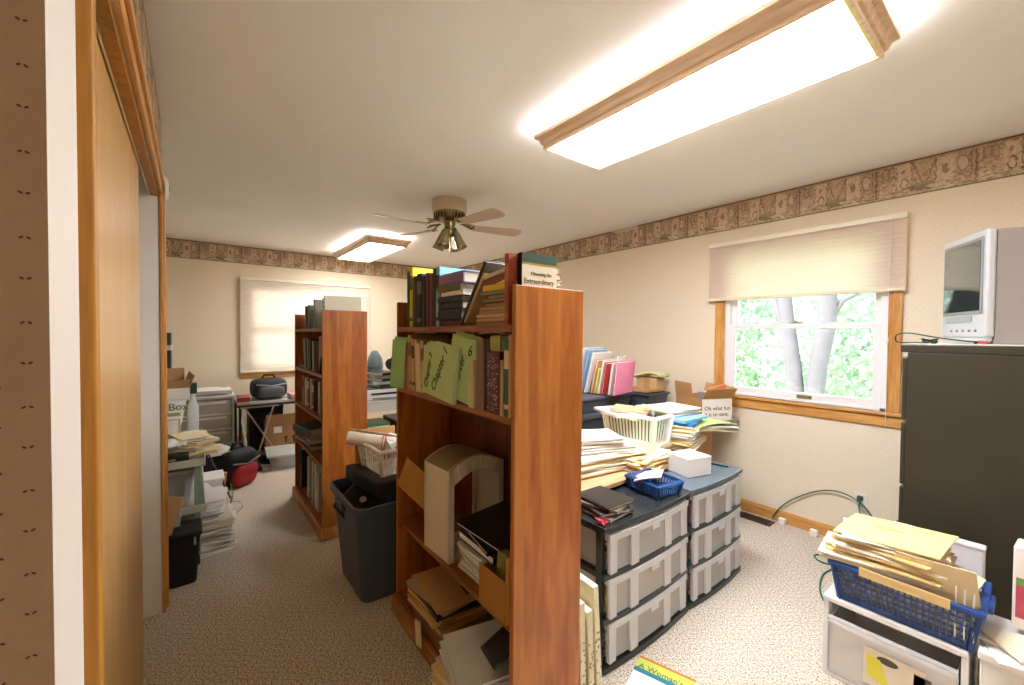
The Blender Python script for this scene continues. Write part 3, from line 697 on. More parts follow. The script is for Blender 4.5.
def sheets(w, d, n, th, jit=.008, rot=4., curl=0., mats=(0,), seed=1, bend=0.):
    # n loose sheets/folders stacked from z=0, origin at the centre of the pile
    r = random.Random(seed); b = MB(); z = 0; k = len(mats)
    for i in range(n):
        T = th*r.uniform(.6, 1.5); a = R(r.uniform(-rot, rot)); dx, dy = r.uniform(-jit, jit), r.uniform(-jit, jit)
        ww, dd = w*r.uniform(.93, 1.), d*r.uniform(.93, 1.); c_, s_ = math.cos(a), math.sin(a)
        cu = curl*r.uniform(.3, 1.)*(i/max(1, n-1)); 
        def f(u, v):
            x, y = (u-.5)*ww, (v-.5)*dd
            return (x*c_-y*s_+dx, x*s_+y*c_+dy, z+T+cu*max(0, abs(u-.5)*2-.55)**1.4+bend*(u-.5)**2)
        b.sheet(f, 8 if curl or bend else 1, 1, T*.96, mats[r.randrange(k)]); z += T
    b.h = z; return b
PM = [PAPER, PAPER2, CREAM, MANILA, mat('#d8d4cc', .8), mat('#cfc2a8', .8)]
def pile(name, lbl, cat, w, d, n, th, loc, rz=0., mats=(0, 1), group=None, seed=1, M=None, tilt=(0, 0), **k):
    b = sheets(w, d, n, th, seed=seed, mats=mats, **k); o = b.build(name, PM); tag(o, lbl, cat, group)
    if M is not None: place(o, M, loc, (tilt[0], tilt[1], rz))
    else: o.location = loc; o.rotation_euler = (tilt[0], tilt[1], rz)
    o['_h'] = 0; del o['_h']
    return o, b.h
def binder(lbl, w, d, t, col, loc, rz=0, M=None, tilt=(0, 0), name='binder', cat='binder', group=None, edge=None):
    b = MB(); e = .003
    b.box(-w/2, w/2, -d/2, d/2, 0, e); b.box(-w/2, w/2, -d/2, d/2, t-e, t); b.box(-w/2, -w/2+e, -d/2, d/2, e, t-e)
    o = b.build(name, mat(col, .35, var=.1), bevel=.001); tag(o, lbl, cat, group)
    MB().box(-w/2+e, w/2-.008, -d/2+.004, d/2-.004, e, t-e).build('papers', mat(edge, .8) if edge else PAPER, o)
    if M is not None: place(o, M, loc, (tilt[0], tilt[1], rz))
    else: o.location = loc; o.rotation_euler = (tilt[0], tilt[1], rz)
    return o
o, h1 = pile('paper_stack', 'loose white papers stacked right of the cream file box', 'papers', .16, .24, 26, .003, (.3, -.15, z), 0, (0, 1, 4), M=bigM, seed=3, rot=7, jit=.012)
b2_, h2 = pile('paper_stack', 'curled printed papers on the loose stack right of the file box', 'papers', .17, .24, 10, .003, (.29, -.14, z+h1), R(5), (0, 4), M=bigM, seed=4, rot=10, curl=.02)
binder('grey black binder lying on the papers beside the cream file box', .22, .26, .028, '#3a3a3c', (.27, -.15, z+h1+h2+.012), R(4), bigM, (0, R(-5)))
binder('thin black portfolio lying on the grey binder beside the file box', .24, .26, .014, '#151517', (.265, -.15, z+h1+h2+.046), R(-6), bigM, (0, R(-4)))
binder('glossy black folder topmost of the portfolios beside the file box', .24, .27, .012, '#1c1917', (.265, -.15, z+h1+h2+.066), R(10), bigM, (0, R(-6)))
t = thing('carton', 'open brown cardboard carton at the near right end of the open shelf', 'carton'); KB = mat('#b0752f', .8)
b = MB(); w_, d_, h_ = .155, .25, .13
b.box(0, w_, -.003, 0, 0, h_); b.box(0, w_, -d_, -d_+.003, 0, h_*1.3); b.box(0, .003, -d_, 0, 0, h_*1.6); b.box(w_-.003, w_, -d_, 0, 0, h_*.9); b.box(0, w_, -d_, 0, 0, .003)
b.build('carton_wall', KB, t)
place(t, bigM, (.022, .012, z+.001), (0, 0, 0))
o = MB().box(0, .07, -.03, 0, 0, .17).build('booklet', mat('#8d8548', .5, var=.5, scale=30)); tag(o, 'green yellow patterned booklet sticking out of the brown carton', 'booklet'); place(o, bigM, (.06, -.03, z+.005), (R(4), 0, R(8)))

# bottom shelf
z = .101
t = thing('cardboard_box', 'flat brown box under the folders on the bottom shelf', 'box'); b = MB(); b.box(0, .33, -.25, 0, 0, .075); b.build('carton', mat('#7b5a34', .7), t, bevel=.002); MB().box(-.002, .332, -.252, .002, .055, .08).build('lid', mat('#8a663c', .7), t, bevel=.002)
place(t, bigM, (.42, -.0, z))
hh = z+.081
for i, (c, tt, l, a, dx) in enumerate([('#c9974f', .024, 'orange brown folder lowest of the stack on the bottom shelf', 3, .0), ('#d3aa64', .018, 'tan folder second of the stack on the bottom shelf', -6, .01), ('#b9823e', .02, 'rust envelope third of the stack on the bottom shelf', 4, .0), ('#2a2826', .014, 'black folder with white papers high in the bottom shelf stack', -3, -.01), ('#a99a84', .012, 'grey folder just below the tan envelope', 6, .0)]):
    binder(l, .3, .25, tt, c, (.6+dx, -.1, hh), R(a), bigM, name='folder', cat='folder', group='folders stacked on the bottom shelf', edge='#d9c9a4'); hh += tt+.001
e = MB(); e.box(-.15, .15, -.12, .12, 0, .006); e.prism([(-.15, .12), (.15, .12), (.06, .0), (-.06, .0)], .006, .0072, 'Z'); o = e.build('envelope', mat('#c39a63', .7)); tag(o, 'large tan envelope with a dark label topmost on the bottom shelf', 'envelope'); place(o, bigM, (.59, -.1, hh), (0, 0, R(-4)))
MB().box(-.11, -.04, -.09, -.03, .0073, .0083).build('label', mat('#3a2f2a', .5), o)
o = MB().box(0, .06, .0, .001, -.1, .0).build('paper_slip', CREAM); tag(o, 'torn cream slip hanging from the bottom shelf stack', 'paper'); place(o, bigM, (.6, .03, z+.06), (R(4), R(15), 0))
pile('newspaper_stack', 'yellowed newspapers sliding out of the bottom shelf, lower bundle', 'newspapers', .22, .28, 16, .006, (.27, -.05, z), R(12), (1, 2, 3), M=bigM, seed=8, rot=5, tilt=(0, R(-4)), curl=.02)
pile('newspaper_stack', 'grey newspapers on top of the yellowed bundle on the bottom shelf', 'newspapers', .22, .3, 9, .006, (.2, -.05, z+.11), R(-16), (4, 0, 4), M=bigM, seed=9, rot=7, tilt=(0, R(-10)), curl=.03)
t = thing('framed_picture', 'black framed picture lying against the grey newspapers on the bottom shelf', 'picture frame'); b = MB(); b.box(0, .13, 0, .012, 0, .18); b.build('frame', BLACKP, t, bevel=.003); MB().box(.014, .116, .012, .0135, .014, .166).build('picture', mat('#3f3533', .2, var=.4, scale=12), t)
place(t, bigM, (.07, .02, z+.2), (R(62), R(10), R(-14)))

# small bookcase contents
G3 = 'books in the farther bookcase'
def rowbooks(z, specs, nm):
    for i, (x, t, h, c, bd, ln) in enumerate(specs):
        ordn = ('first', 'second', 'third', 'fourth', 'fifth', 'sixth', 'seventh', 'eighth', 'ninth', 'tenth', 'eleventh', 'twelfth')[i]
        book('%s, %s from the left on the %s shelf of the farther bookcase' % (nm[c], ordn, SH[z]), t, h, (.2, .185, .21)[i % 3], c, smlM, (x, -.026-.004*(i % 2), z+.001), R(ln), 0, bd, group=G3)
SH = {1.398: 'top', 1.09: 'second', .795: 'third', .495: 'fourth', .1: 'bottom'}
NM = {'#3f5b5a': 'teal book', '#7a7d7c': 'grey book', '#9a9a98': 'light grey book', '#4a5436': 'olive book', '#8e9380': 'sage book', '#e6e0cf': 'cream spiral book',
      '#5d5650': 'dark taupe book', '#8a8078': 'taupe book', '#b0a08f': 'beige book', '#6a4a40': 'brown book', '#2a2a2c': 'black book', '#9a6a62': 'dusty red book', '#a58a78': 'tan book',
      '#c7b7a0': 'pale book', '#7a4a44': 'maroon brown book', '#20262a': 'near black binder', '#3c4448': 'slate binder', '#d8d0c2': 'white binder', '#bfb6a8': 'grey white binder'}
rowbooks(1.398, [(.6, .04, .175, '#3f5b5a', None, 4), (.52, .05, .18, '#7a7d7c', None, 3), (.33, .03, .21, '#8e9380', None, 0)], NM)
t = thing('spiral_book', 'cream spiral bound book standing over the end panel of the farther bookcase', 'book')
MB().box(0, .025, -.25, -.01, 0, .22).build('page_block', mat('#e6dfcc', .7), t)
b = MB()
for i in range(8): b.tube([(.0125+.016*math.cos(a), -.01+.012*math.sin(a), .02+.025*i) for a in [k*2*PI/10 for k in range(10)]], .0022, 5, 0, True)
sp_ = b.build('spiral', mat('#55514a', .4), t); sp_['kind'] = 'stuff'
place(t, smlM, (.05, -.015, 1.399)); 
o = MB().box(0, .004, -.25, -.01, 0, .22).build('cover', mat('#d8cfb4', .6), t); o.location = (-.004, 0, 0)
rowbooks(1.09, [(.62, .06, .24, '#8a8078', None, 9), (.53, .05, .24, '#5d5650', None, 7), (.45, .05, .23, '#2a2a2c', None, 5), (.37, .05, .22, '#8a8078', None, 4), (.12, .09, .255, '#9a6a62', None, 0)], NM)
flatbook('grey flat book on the second shelf of the farther bookcase', .16, .02, .2, '#77706a', smlM, (.72, -.03, 1.091), 0, group=G3)
t = thing('framed_picture', 'small dark framed picture at the second shelf edge of the farther bookcase', 'picture frame'); MB().box(0, .012, -.1, 0, 0, .12).build('frame', BLACK, t, bevel=.002); MB().box(-.001, 0, -.09, -.01, .01, .11).build('picture', mat('#2d3440', .3), t); place(t, smlM, (.08, .0, 1.091), (0, R(-10), R(20)))
rowbooks(.795, [(.71, .05, .23, '#a58a78', '#7a4a44', 0), (.62, .06, .22, '#c7b7a0', None, 0), (.53, .06, .235, '#7a4a44', '#c7b7a0', 0), (.45, .05, .23, '#b0a08f', None, 2), (.37, .05, .22, '#6a4a40', '#c7b7a0', 0), (.19, .06, .23, '#a58a78', None, 0)], NM)
for i, (c, tt, l) in enumerate([('#8d6a66', .03, 'dusty pink book lowest on the fourth shelf of the farther bookcase'), ('#a89c90', .02, 'beige flat book second up on the fourth shelf'), ('#c9c0b4', .02, 'pale flat book third up on the fourth shelf'), ('#3a4648', .035, 'slate flat book fourth up on the fourth shelf'), ('#46524c', .05, 'dark green box book topmost on the fourth shelf')]):
    flatbook(l, .3, tt, .22, c, smlM, (.4+.06*(i % 2), -.01, .496+sum((.03, .02, .02, .035, .05)[:i])+.0006*i), R((-4, 6, -3, 5, 12)[i]), group=G3)
rowbooks(.1, [(.8, .06, .31, '#20262a', None, 0), (.54, .06, .31, '#bfb6a8', None, 0), (.38, .05, .32, '#bfb6a8', None, 0), (.3, .05, .31, '#d8d0c2', None, 3), (.22, .05, .28, '#bfb6a8', None, 0)], NM)
# ------------------------------------------------------------------ plastic drawer units
CLEAR = mat('#f8f6f4', .28, alpha=.3, var=.02); CLEARL = mat('#ecebec', .3, alpha=.55, var=.02); FRM = mat('#1a1c1c', .35); FRM2 = mat('#1e2e2b', .35)
def drawer_unit(lbl, x, y0, y1, z_top, fr, tints, topm):
    # front faces -x; spans y0 (near) to y1 (towards the right wall)
    t = thing('drawer_unit', lbl, 'drawer unit', (x, (y0+y1)/2, 0), 0, 'wide three drawer plastic units')
    hw = abs(y1-y0)/2; D = .37; N = 10
    def bow(v): return -.016*(1-(2*v-1)**2)
    def slab(mb, z0, z1, off, e=0.):
        pts = [(bow(i/N)+off, -hw-e+(2*hw+2*e)*i/N) for i in range(N+1)] + [(D, hw+e), (D, -hw-e)]
        mb.prism(pts, z0, z1, 'Z')
    b = MB(); slab(b, z_top-.022, z_top, -.012, .004); top = b.build('top_panel', topm, t, bevel=.004)
    b = MB(); slab(b, 0.002, .028, -.012, .004); b.build('base', fr, t, bevel=.003)
    for k in (1, 2):
        z = .028+(z_top-.05)*k/3; b = MB(); slab(b, z-.013, z+.013, -.008, .002); b.build('shelf_rail', fr, t, bevel=.003)
    for sy in (-1, 1):
        for xx in (.01, D-.03):
            b = MB(); b.box(xx, xx+.028, sy*hw-(.022 if sy > 0 else 0), sy*hw+(.022 if sy < 0 else 0), .02, z_top-.02); b.build('post', fr, t)
    hgt = (z_top-.05)/3
    for k in range(3):
        z0 = .028+hgt*k+.014; z1 = .028+hgt*(k+1)-.014; b = MB(); w = hw-.022
        pts = [(bow(i/N*.96+.02)-.004, -w+2*w*i/N) for i in range(N+1)]
        b.prism(pts+[(p[0]+.004, p[1]) for p in reversed(pts)], z0, z1, 'Z')
        b.box(.02, D-.02, -w, -w+.004, z0, z1-.01); b.box(.02, D-.02, w-.004, w, z0, z1-.01); b.box(.02, D-.02, -w, w, z0, z0+.004); b.box(D-.024, D-.02, -w, w, z0, z1-.01)
        d = b.build('drawer', CLEAR, t)
        b = MB(); pts2 = [(p[0]-.012, p[1]) for p in pts]
        b.prism(pts2+[(p[0]+.016, p[1]) for p in reversed(pts)], z1-.022, z1+.002, 'Z'); b.build('drawer_lip', CLEARL, d)
        for f in (.02, .28, .7, .93):
            i = f*N; v = f; yy = -w+2*w*f; xx = bow(f*.96+.02)
            b = MB(); b.taper((xx-.016, xx-.003, yy, yy+.05 if f < .9 else yy+.04), z0, (xx-.012, xx-.003, yy-.004, yy+.054 if f < .9 else yy+.04), z1-.02); b.build('front_rib', CLEARL, d)
        b = MB(); yy = 0.; b.box(bow(.5)-.018, bow(.5)-.012, -.03, .03, z1-.045, z1-.02); b.build('finger_pull', CLEARL, d, bevel=.003)
        for j, (c, f0, f1, fh) in enumerate(tints[k]):
            q = MB(); r = random.Random(k*7+j); n = max(2, int(fh*hgt/.012)); zz = z0+.006
            for i in range(n):
                q.box(.012+r.uniform(0, .025), D-.04, -w+.01+(2*w-.02)*f0+r.uniform(0, .02), -w+.01+(2*w-.02)*f1-r.uniform(0, .02), zz, zz+.0105); zz += .011
            s_ = q.build('drawer_contents', mat(c, .8, var=.25, scale=25), d); s_['kind'] = 'stuff'
    return t
TOPB = mat('#2a2d2e', .25, var=.2, scale=6); TOPG = mat('#5a6670', .22, var=.15, scale=6)
drawer_unit('black framed clear three drawer unit nearest the tall bookcase', 1.06, -1.295, -1.935, .597, FRM,
    [[('#5a5a4e', .0, .45, .5), ('#9a8a72', .5, 1., .7)], [('#c9a266', .1, .6, .75), ('#d9b878', .62, 1., .8)], [('#7d7a76', .0, .5, .7), ('#8f857c', .5, 1., .6)]], TOPB)
drawer_unit('green framed clear three drawer unit nearer the window wall', 1.06, -1.95, -2.515, .602, FRM2,
    [[('#b7a48e', .0, .4, .7), ('#c6b9aa', .45, 1., .6)], [('#b49c86', .0, .5, .7), ('#c0a888', .5, 1., .6)], [('#c9c28c', .1, .4, .85), ('#8e9a9e', .42, .62, .7), ('#d98a8e', .64, 1., .85)]], TOPG)
# ------------------------------------------------------------------ what lies on the drawer units
zt = .599
o = MB(); o.box(-.075, .075, -.085, .085, 0, .1); t = thing('paper_block', 'white boxed stack of paper on the green framed drawer unit', 'paper block', (1.2, -2.2, .603), R(-14))
o.build('wrapped_sheets', mat('#e9e4de', .7, var=.05), t, bevel=.003)
MB().box(-.076, .076, -.086, .086, .094, .102).build('top_sheet', mat('#f8f6f2', .7), t)
o = MB().box(-.004, .004, -.1, .1, 0, .008); o = o.build('ruler', mat('#1f3d35', .4)); tag(o, 'dark green ruler lying on the green framed unit near the wall', 'ruler'); o.location = (1.2, -2.44, .604); o.rotation_euler = (0, 0, R(-78))
def basket(lbl, size, ht, col, loc, rz, nx, ny, nz, flare=.018, handles=False, rim=.012, mesh_lab='basket', r0=.0022, solid=.0):
    t = thing(mesh_lab, lbl, 'basket', loc, rz)
    L, Wd = size; hx, hy = L/2, Wd/2; m = mat(col, .4, var=.04)
    b = MB(); b.box(-hx+flare, hx-flare, -hy+flare, hy-flare, 0, .004); b.build('basket_floor', m, t)
    b = MB()
    for s in (-1, 1):
        for i in range(nx+1):
            u = i/nx*2-1; w = r0*(3 if i in (0, nx) else 1)
            x0, x1 = u*(hx-flare), u*hx
            b.add([(x0-w, s*(hy-flare), 0), (x0+w, s*(hy-flare), 0), (x1+w, s*hy, ht), (x1-w, s*hy, ht), (x0-w, s*(hy-flare-.003), 0), (x0+w, s*(hy-flare-.003), 0), (x1+w, s*(hy-.003), ht), (x1-w, s*(hy-.003), ht)], [(0,1,2,3),(7,6,5,4),(0,3,7,4),(1,5,6,2)])
        for i in range(ny+1):
            u = i/ny*2-1; w = r0*(3 if i in (0, ny) else 1)
            y0, y1 = u*(hy-flare), u*hy
            b.add([(s*(hx-flare), y0-w, 0), (s*(hx-flare), y0+w, 0), (s*hx, y1+w, ht), (s*hx, y1-w, ht), (s*(hx-flare-.003), y0-w, 0), (s*(hx-flare-.003), y0+w, 0), (s*(hx-.003), y1+w, ht), (s*(hx-.003), y1-w, ht)], [(0,1,2,3),(7,6,5,4),(0,3,7,4),(1,5,6,2)])
        for k in range(nz+1):
            f = k/max(1, nz); z = f*ht; h = r0*(1 if 0 < k < nz else 2); q = flare*(1-f)
            if k == 0 and solid: z, h = solid*ht/2, solid*ht/2
            b.box(-hx+q, hx-q, s*(hy-q)-.0035 if s > 0 else s*(hy-q), s*(hy-q) if s > 0 else s*(hy-q)+.0035, max(0, z-h), z+h)
            b.box(s*(hx-q)-.0035 if s > 0 else s*(hx-q), s*(hx-q) if s > 0 else s*(hx-q)+.0035, -hy+q, hy-q, max(0, z-h), z+h)
    b.build('basket_wall', m, t)
    b = MB(); e = rim
    b.box(-hx-e, hx+e, -hy-e, -hy+.002, ht-.012, ht+.004); b.box(-hx-e, hx+e, hy-.002, hy+e, ht-.012, ht+.004); b.box(-hx-e, -hx+.002, -hy, hy, ht-.012, ht+.004); b.box(hx-.002, hx+e, -hy, hy, ht-.012, ht+.004)
    b.build('rim', m, t, bevel=.003)
    if handles:
        for s in (-1, 1):
            b = MB(); b.box(s*(hx+.004)-.02, s*(hx+.004)+.02, -.055, .055, ht-.03, ht-.002); b.build('handle', m, t, bevel=.006)
    return t
basket('small blue slotted basket on the front of the black framed drawer unit', (.2, .17), .06, '#2f5a96', (1.17, -1.81, .599), R(-8), 12, 10, 1, .012, rim=.008, r0=.004)
o = MB(); o.sheet(lambda u, v: (.13*(u-.5), .19*(v-.5), .004*math.sin(PI*u)), 6, 1, .004); o = o.build('greeting_card', mat('#e9c9c6', .5, var=.35, scale=30)); tag(o, 'pink and white floral card lying tilted in the small blue basket', 'card'); o.location = (1.19, -1.8, .672); o.rotation_euler = (R(6), R(16), R(30))
for k, (c, dz, a, l) in enumerate([('#8d8a84', .0, 4, 'grey notebook lowest of the dark notebooks on the drawer unit'), ('#3a3733', .0165, -14, 'dark brown notebook second of the dark notebooks'), ('#6d665c', .031, 16, 'taupe notebook third of the dark notebooks'), ('#23211f', .045, -2, 'black notebook topmost beside the small blue basket')]):
    binder(l, .17, .2, .0135, c, (1.17, -1.42-.004*k, .6+dz), R(a+90), name='notebook', cat='notebook', group='dark notebooks on the drawer unit', edge='#f6f2ea')
b = MB()
for k in range(9): b.tube([(1.1+rnd(-.012, .012), -1.315+rnd(-.02, .02), .604+.0*k) , (1.09+rnd(-.02, .02), -1.315+rnd(-.02, .02), .62), (1.08+rnd(-.02, .01), -1.32+rnd(-.025, .02), .606)], .0022, 5)
o = b.build('ribbon', mat('#c83a4a', .6)); tag(o, 'tangled red ribbon at the corner of the black framed drawer unit', 'ribbon', kind='stuff')
# ------------------------------------------------------------------ table A behind the drawers, desk B along the wall
t = thing('table', 'wood grain topped low table pushed behind the drawer units', 'table', (0, 0, 0))
MB().box(1.288, 2.08, -2.3, -1.3, .612, .634).build('tabletop', SLATW, t, bevel=.003)
for x in (1.48, 2.05):
    for y in (-2.27, -1.33): MB().box(x-.018, x+.018, y-.018, y+.018, 0, .612).build('leg', BLACK, t)
t = thing('desk', 'narrow grey topped desk along the right wall below the window', 'desk', (0, 0, 0))
MB().box(1.445, 3.3, -3.395, -3.03, .705, .73).build('desktop', mat('#a9a49a', .4), t, bevel=.003)
for x in (1.8, 3.25):
    for y in (-3.36, -3.06): MB().box(x-.02, x+.02, y-.02, y+.02, 0, .705).build('leg', mat('#4b463f', .5), t)
# paper piles at the front of the table
z = .636
G4 = 'paper piles on the low table'
o, h = pile('paper_pile', 'wide lower pile of creased folders and papers at the table front corner', 'papers', .5, .34, 20, .0048, (1.56, -1.8, z), R(80), (1, 2, 3, 0, 5), G4, 21, curl=.012, rot=9, jit=.02)
o, h2 = pile('paper_pile', 'white paper bundle topping the table front corner pile', 'papers', .44, .28, 12, .0035, (1.57, -1.78, z+h), R(70), (0, 0, 1, 4), G4, 22, curl=.012, rot=8, jit=.015)
o, h3 = pile('paper_pile', 'slim white bundle highest on the table front corner pile', 'papers', .36, .25, 8, .004, (1.57, -1.75, z+h+h2+.004), R(62), (0, 0, 4), G4, 23, curl=.014, rot=5, jit=.01)
o, h = pile('paper_pile', 'yellowish folders fanned in front of the white laundry basket', 'papers', .34, .24, 14, .0042, (1.42, -2.02, z), R(100), (2, 3, 1, 2), G4, 24, curl=.01, rot=14, jit=.025)
base = z+h
# white laundry basket
o, hb = pile('paper_pile', 'flat folders under the white laundry basket', 'papers', .4, .28, 12, .005, (1.62, -2.28, z), R(8), (3, 2, 1), G4, 25)
basket('white slotted laundry basket with green inside on the low table', (.38, .2), .165, '#f3f0ea', (1.62, -2.3, z+hb), R(2), 15, 6, 1, .02, rim=.01, r0=.0062)
o = MB().box(-.15, .15, -.07, .07, 0, .135).build('liner_box', mat('#3f8a55', .6)); tag(o, 'green box filling the white laundry basket', 'box'); o.location = (1.62, -2.3, z+hb+.006); o.rotation_euler = (0, 0, R(2))
zb = z+hb+.143
for k, (w, d, c, x, y, a, l) in enumerate([(.26, .2, '#e8d7ae', 1.68, -2.26, 10, 'cream folder lowest in the white laundry basket'), (.26, .19, '#f2ece0', 1.72, -2.22, -15, 'white folder in the middle of the white laundry basket'), (.24, .2, '#d8b98c', 1.65, -2.28, 25, 'tan folder topmost in the white laundry basket')]):
    binder(l, w, d, .016, c, (x, y, zb+.017*k), R(a), name='folder', cat='folder', group='folders in the white laundry basket', tilt=(R(0), R(-3)))
t = thing('framed_card', 'cream framed card leaning on the rim of the white laundry basket', 'picture frame', (1.5, -2.33, zb+.054), (R(12), R(14), R(-100)))
MB().box(-.075, .075, -.05, .05, 0, .012).build('frame', mat('#d9cda6', .5), t, bevel=.003); MB().box(-.06, .06, -.037, .037, .012, .014).build('card', mat('#e9d9ac', .6), t)
# stacks right of the basket
G5 = 'paper stacks right of the laundry basket'
zz = z
for k, (mt, n, w, d, c, l) in enumerate([((2, 3, 1), 12, .3, .25, None, 'cream folder stack lowest right of the laundry basket'), ((0, 4, 0), 8, .3, .23, None, 'white paper stack second from the bottom right of the laundry basket'), ((3, 2, 2), 8, .28, .24, None, 'yellow cream folder stack midway up right of the laundry basket')]):
    o, h = pile('paper_stack', l, 'papers', w, d, n, .005, (1.48, -2.58+.01*k, zz), R(100+7*k), mt, G5, 40+k, curl=.008, rot=7, jit=.015); zz += h
for k, (c, l, a) in enumerate([('#2f7fc0', 'blue folder in the stack right of the laundry basket', 12), ('#8fc0dd', 'pale blue folder over the blue one', -6)]):
    b = MB(); b.sheet(lambda u, v: (.28*(u-.5), .22*(v-.5), .02+.006*math.sin(3*PI*v)*(1-u)), 6, 8, .018); o = b.build('folder', mat(c, .55)); tag(o, l, 'folder', G5); o.location = (1.47, -2.58, zz); o.rotation_euler = (0, 0, R(95+a)); zz += .022
o, h = pile('paper_stack', 'broad white papers topmost right of the laundry basket', 'papers', .36, .27, 9, .004, (1.6, -2.62, zz), R(80), (0, 0, 4, 0), G5, 47, curl=.014, rot=8, jit=.02); zz += h
o, h = pile('paper_stack', 'papers drooping toward the window at the end of the stacks', 'papers', .3, .22, 8, .004, (1.38, -2.78, .735), R(60), (0, 4, 2), G5, 48, curl=-.012, rot=9, jit=.015, tilt=(R(3), R(-2)))
b = MB(); b.sheet(lambda u, v: (.3*(u-.5), .22*(v-.5), -.02*(u-.3)**2*4), 8, 4, .006); o = b.build('folder', mat('#c3d888', .6)); tag(o, 'lime green folder lying over the drooping papers by the window', 'folder', G5); o.location = (1.39, -2.76, .735+h+.026); o.rotation_euler = (R(3), R(-3), R(65))
t = thing('carton', 'brown carton under the drooping papers behind the green framed unit', 'carton', (1.54, -2.74, .0)); MB().box(-.14, .14, -.13, .13, 0, .73).build('carton_wall', KRAFT, t, bevel=.003); MB().box(-.03, .03, -.131, .131, .1, .7305).build('packing_tape', mat('#c9a878', .3), t)
# desk things: carton with writing, black tub, sorter
t = thing('carton', 'open brown carton with white panel reading Oh what fun by the window', 'carton', (1.64, -3.2, .732), R(-25)); KR = mat('#c1915c', .8)
w_, d_, h_ = .32, .26, .16
b = MB(); b.box(-w_/2, w_/2, -d_/2, -d_/2+.004, 0, h_); b.box(-w_/2, w_/2, d_/2-.004, d_/2, 0, h_); b.box(w_/2-.004, w_/2, -d_/2, d_/2, 0, h_); b.box(-w_/2, -w_/2+.004, -d_/2, d_/2, 0, h_); b.box(-w_/2, w_/2, -d_/2, d_/2, 0, .004); b.build('carton_wall', KR, t)
for (T_, sz) in ((Matrix.Translation((.05, d_/2-.002, h_)) @ Matrix.Rotation(R(-8), 4, 'X'), (-.1, .11, 0, .004, 0, .11)), (Matrix.Translation((-w_/2+.002, 0, h_)) @ Matrix.Rotation(R(-35), 4, 'Y'), (0, .004, -d_/2, d_/2, 0, .1)), (Matrix.Translation((0, -d_/2+.002, h_)) @ Matrix.Rotation(R(15), 4, 'X'), (-w_/2, w_/2, -.004, 0, 0, .09))):
    MB().box(*sz, T=T_).build('flap', KR, t)
MB().box(-w_/2-.001, -w_/2, -d_/2, d_/2, 0, h_).build('white_panel', mat('#f3ece0', .6), t)
MB().box(-.0, .03, d_/2, d_/2+.001, .06, .1).build('orange_sticker', mat('#e8863a', .5), t)
DK = mat('#4b463e', .6)
text('Oh what fun', .044, DK, t, (-w_/2-.0016, d_/2-.02, .075), (PI/2, 0, -PI/2))
text('it is to save.', .044, DK, t, (-w_/2-.0016, d_/2-.02, .03), (PI/2, 0, -PI/2))
o = MB().box(-.05, .04, -.002, .002, 0, .19).build('paper', PAPER); tag(o, 'white paper sticking out of the Oh what fun carton', 'paper'); o.location = (1.56, -3.1, .76); o.rotation_euler = (R(8), R(8), R(-25))
o = MB().box(-.08, .08, -.015, .015, 0, .05).build('envelope', mat('#eb8a5c', .6)); tag(o, 'orange pink envelope peeking from the Oh what fun carton', 'envelope'); o.location = (1.54, -3.24, .93); o.rotation_euler = (0, R(6), R(80))
o = MB().box(-.06, .05, -.04, .04, 0, .19).build('gift_bag', mat('#a8a9ac', .35, .6)); tag(o, 'silver grey bag inside the Oh what fun carton', 'bag'); o.location = (1.585, -3.15, .742)
t = thing('storage_tub', 'dark grey tub holding a flattened carton on the desk by the wall', 'tub', (2.25, -3.2, .732)); TB = mat('#4a5158', .4)
b = MB(); b.taper((-.2, .2, -.13, .13), 0, (-.22, .22, -.15, .15), .13); b.build('tub_body', TB, t, bevel=.004); MB().box(-.232, .232, -.162, .162, .118, .136).build('rim', TB, t, bevel=.003)
o = MB().box(-.2, .2, -.13, .13, 0, .018).build('flattened_carton', KR); tag(o, 'flattened tan carton lying on the dark grey tub', 'carton'); o.location = (2.25, -3.2, .872); o.rotation_euler = (0, R(2), R(-3))
t = thing('carton', 'small brown carton with pale leafy paper on top against the wall', 'carton', (2.16, -3.27, .892)); MB().box(-.1, .1, -.06, .06, 0, .1).build('carton_wall', mat('#c9a679', .8), t, bevel=.002); MB().box(-.03, .03, -.061, .061, .0, .1005).build('packing_tape', mat('#b59264', .4), t)
o = MB(); o.sheet(lambda u, v: (.26*(u-.5), .17*(v-.5), .02*math.sin(4*u)+.015*math.sin(6*v)), 8, 6, .02); o = o.build('leaf_print_paper', mat('#cfd39a', .7, var=.5, scale=22)); tag(o, 'crumpled pale green leaf patterned paper on the small brown carton', 'paper'); o.location = (2.15, -3.27, 1.022); o.rotation_euler = (R(10), 0, R(8))
t = thing('storage_tub', 'large black lidded tub under the file sorter behind the laundry basket', 'tub', (2.0, -2.0-.0, .0)); 
t.location = (2.36, -2.66, 0)
b = MB(); b.taper((-.2, .2, -.3, .28), 0.002, (-.24, .24, -.34, .32), .72); b.build('tub_body', mat('#3c4046', .4), t, bevel=.006); MB().box(-.26, .26, -.36, .34, .72, .76).build('lid', mat('#484b55', .4), t, bevel=.006)
t = thing('storage_tub', 'grey lidded tub stacked on the large black tub under the file sorter', 'tub', (2.36, -2.66, .762)); b = MB(); b.taper((-.2, .2, -.28, .28), 0, (-.22, .22, -.31, .31), .1); b.build('tub_body', mat('#4a4d55', .4), t, bevel=.004); MB().box(-.235, .235, -.33, .33, .1, .122).build('lid', mat('#5b5d6a', .4), t, bevel=.003)
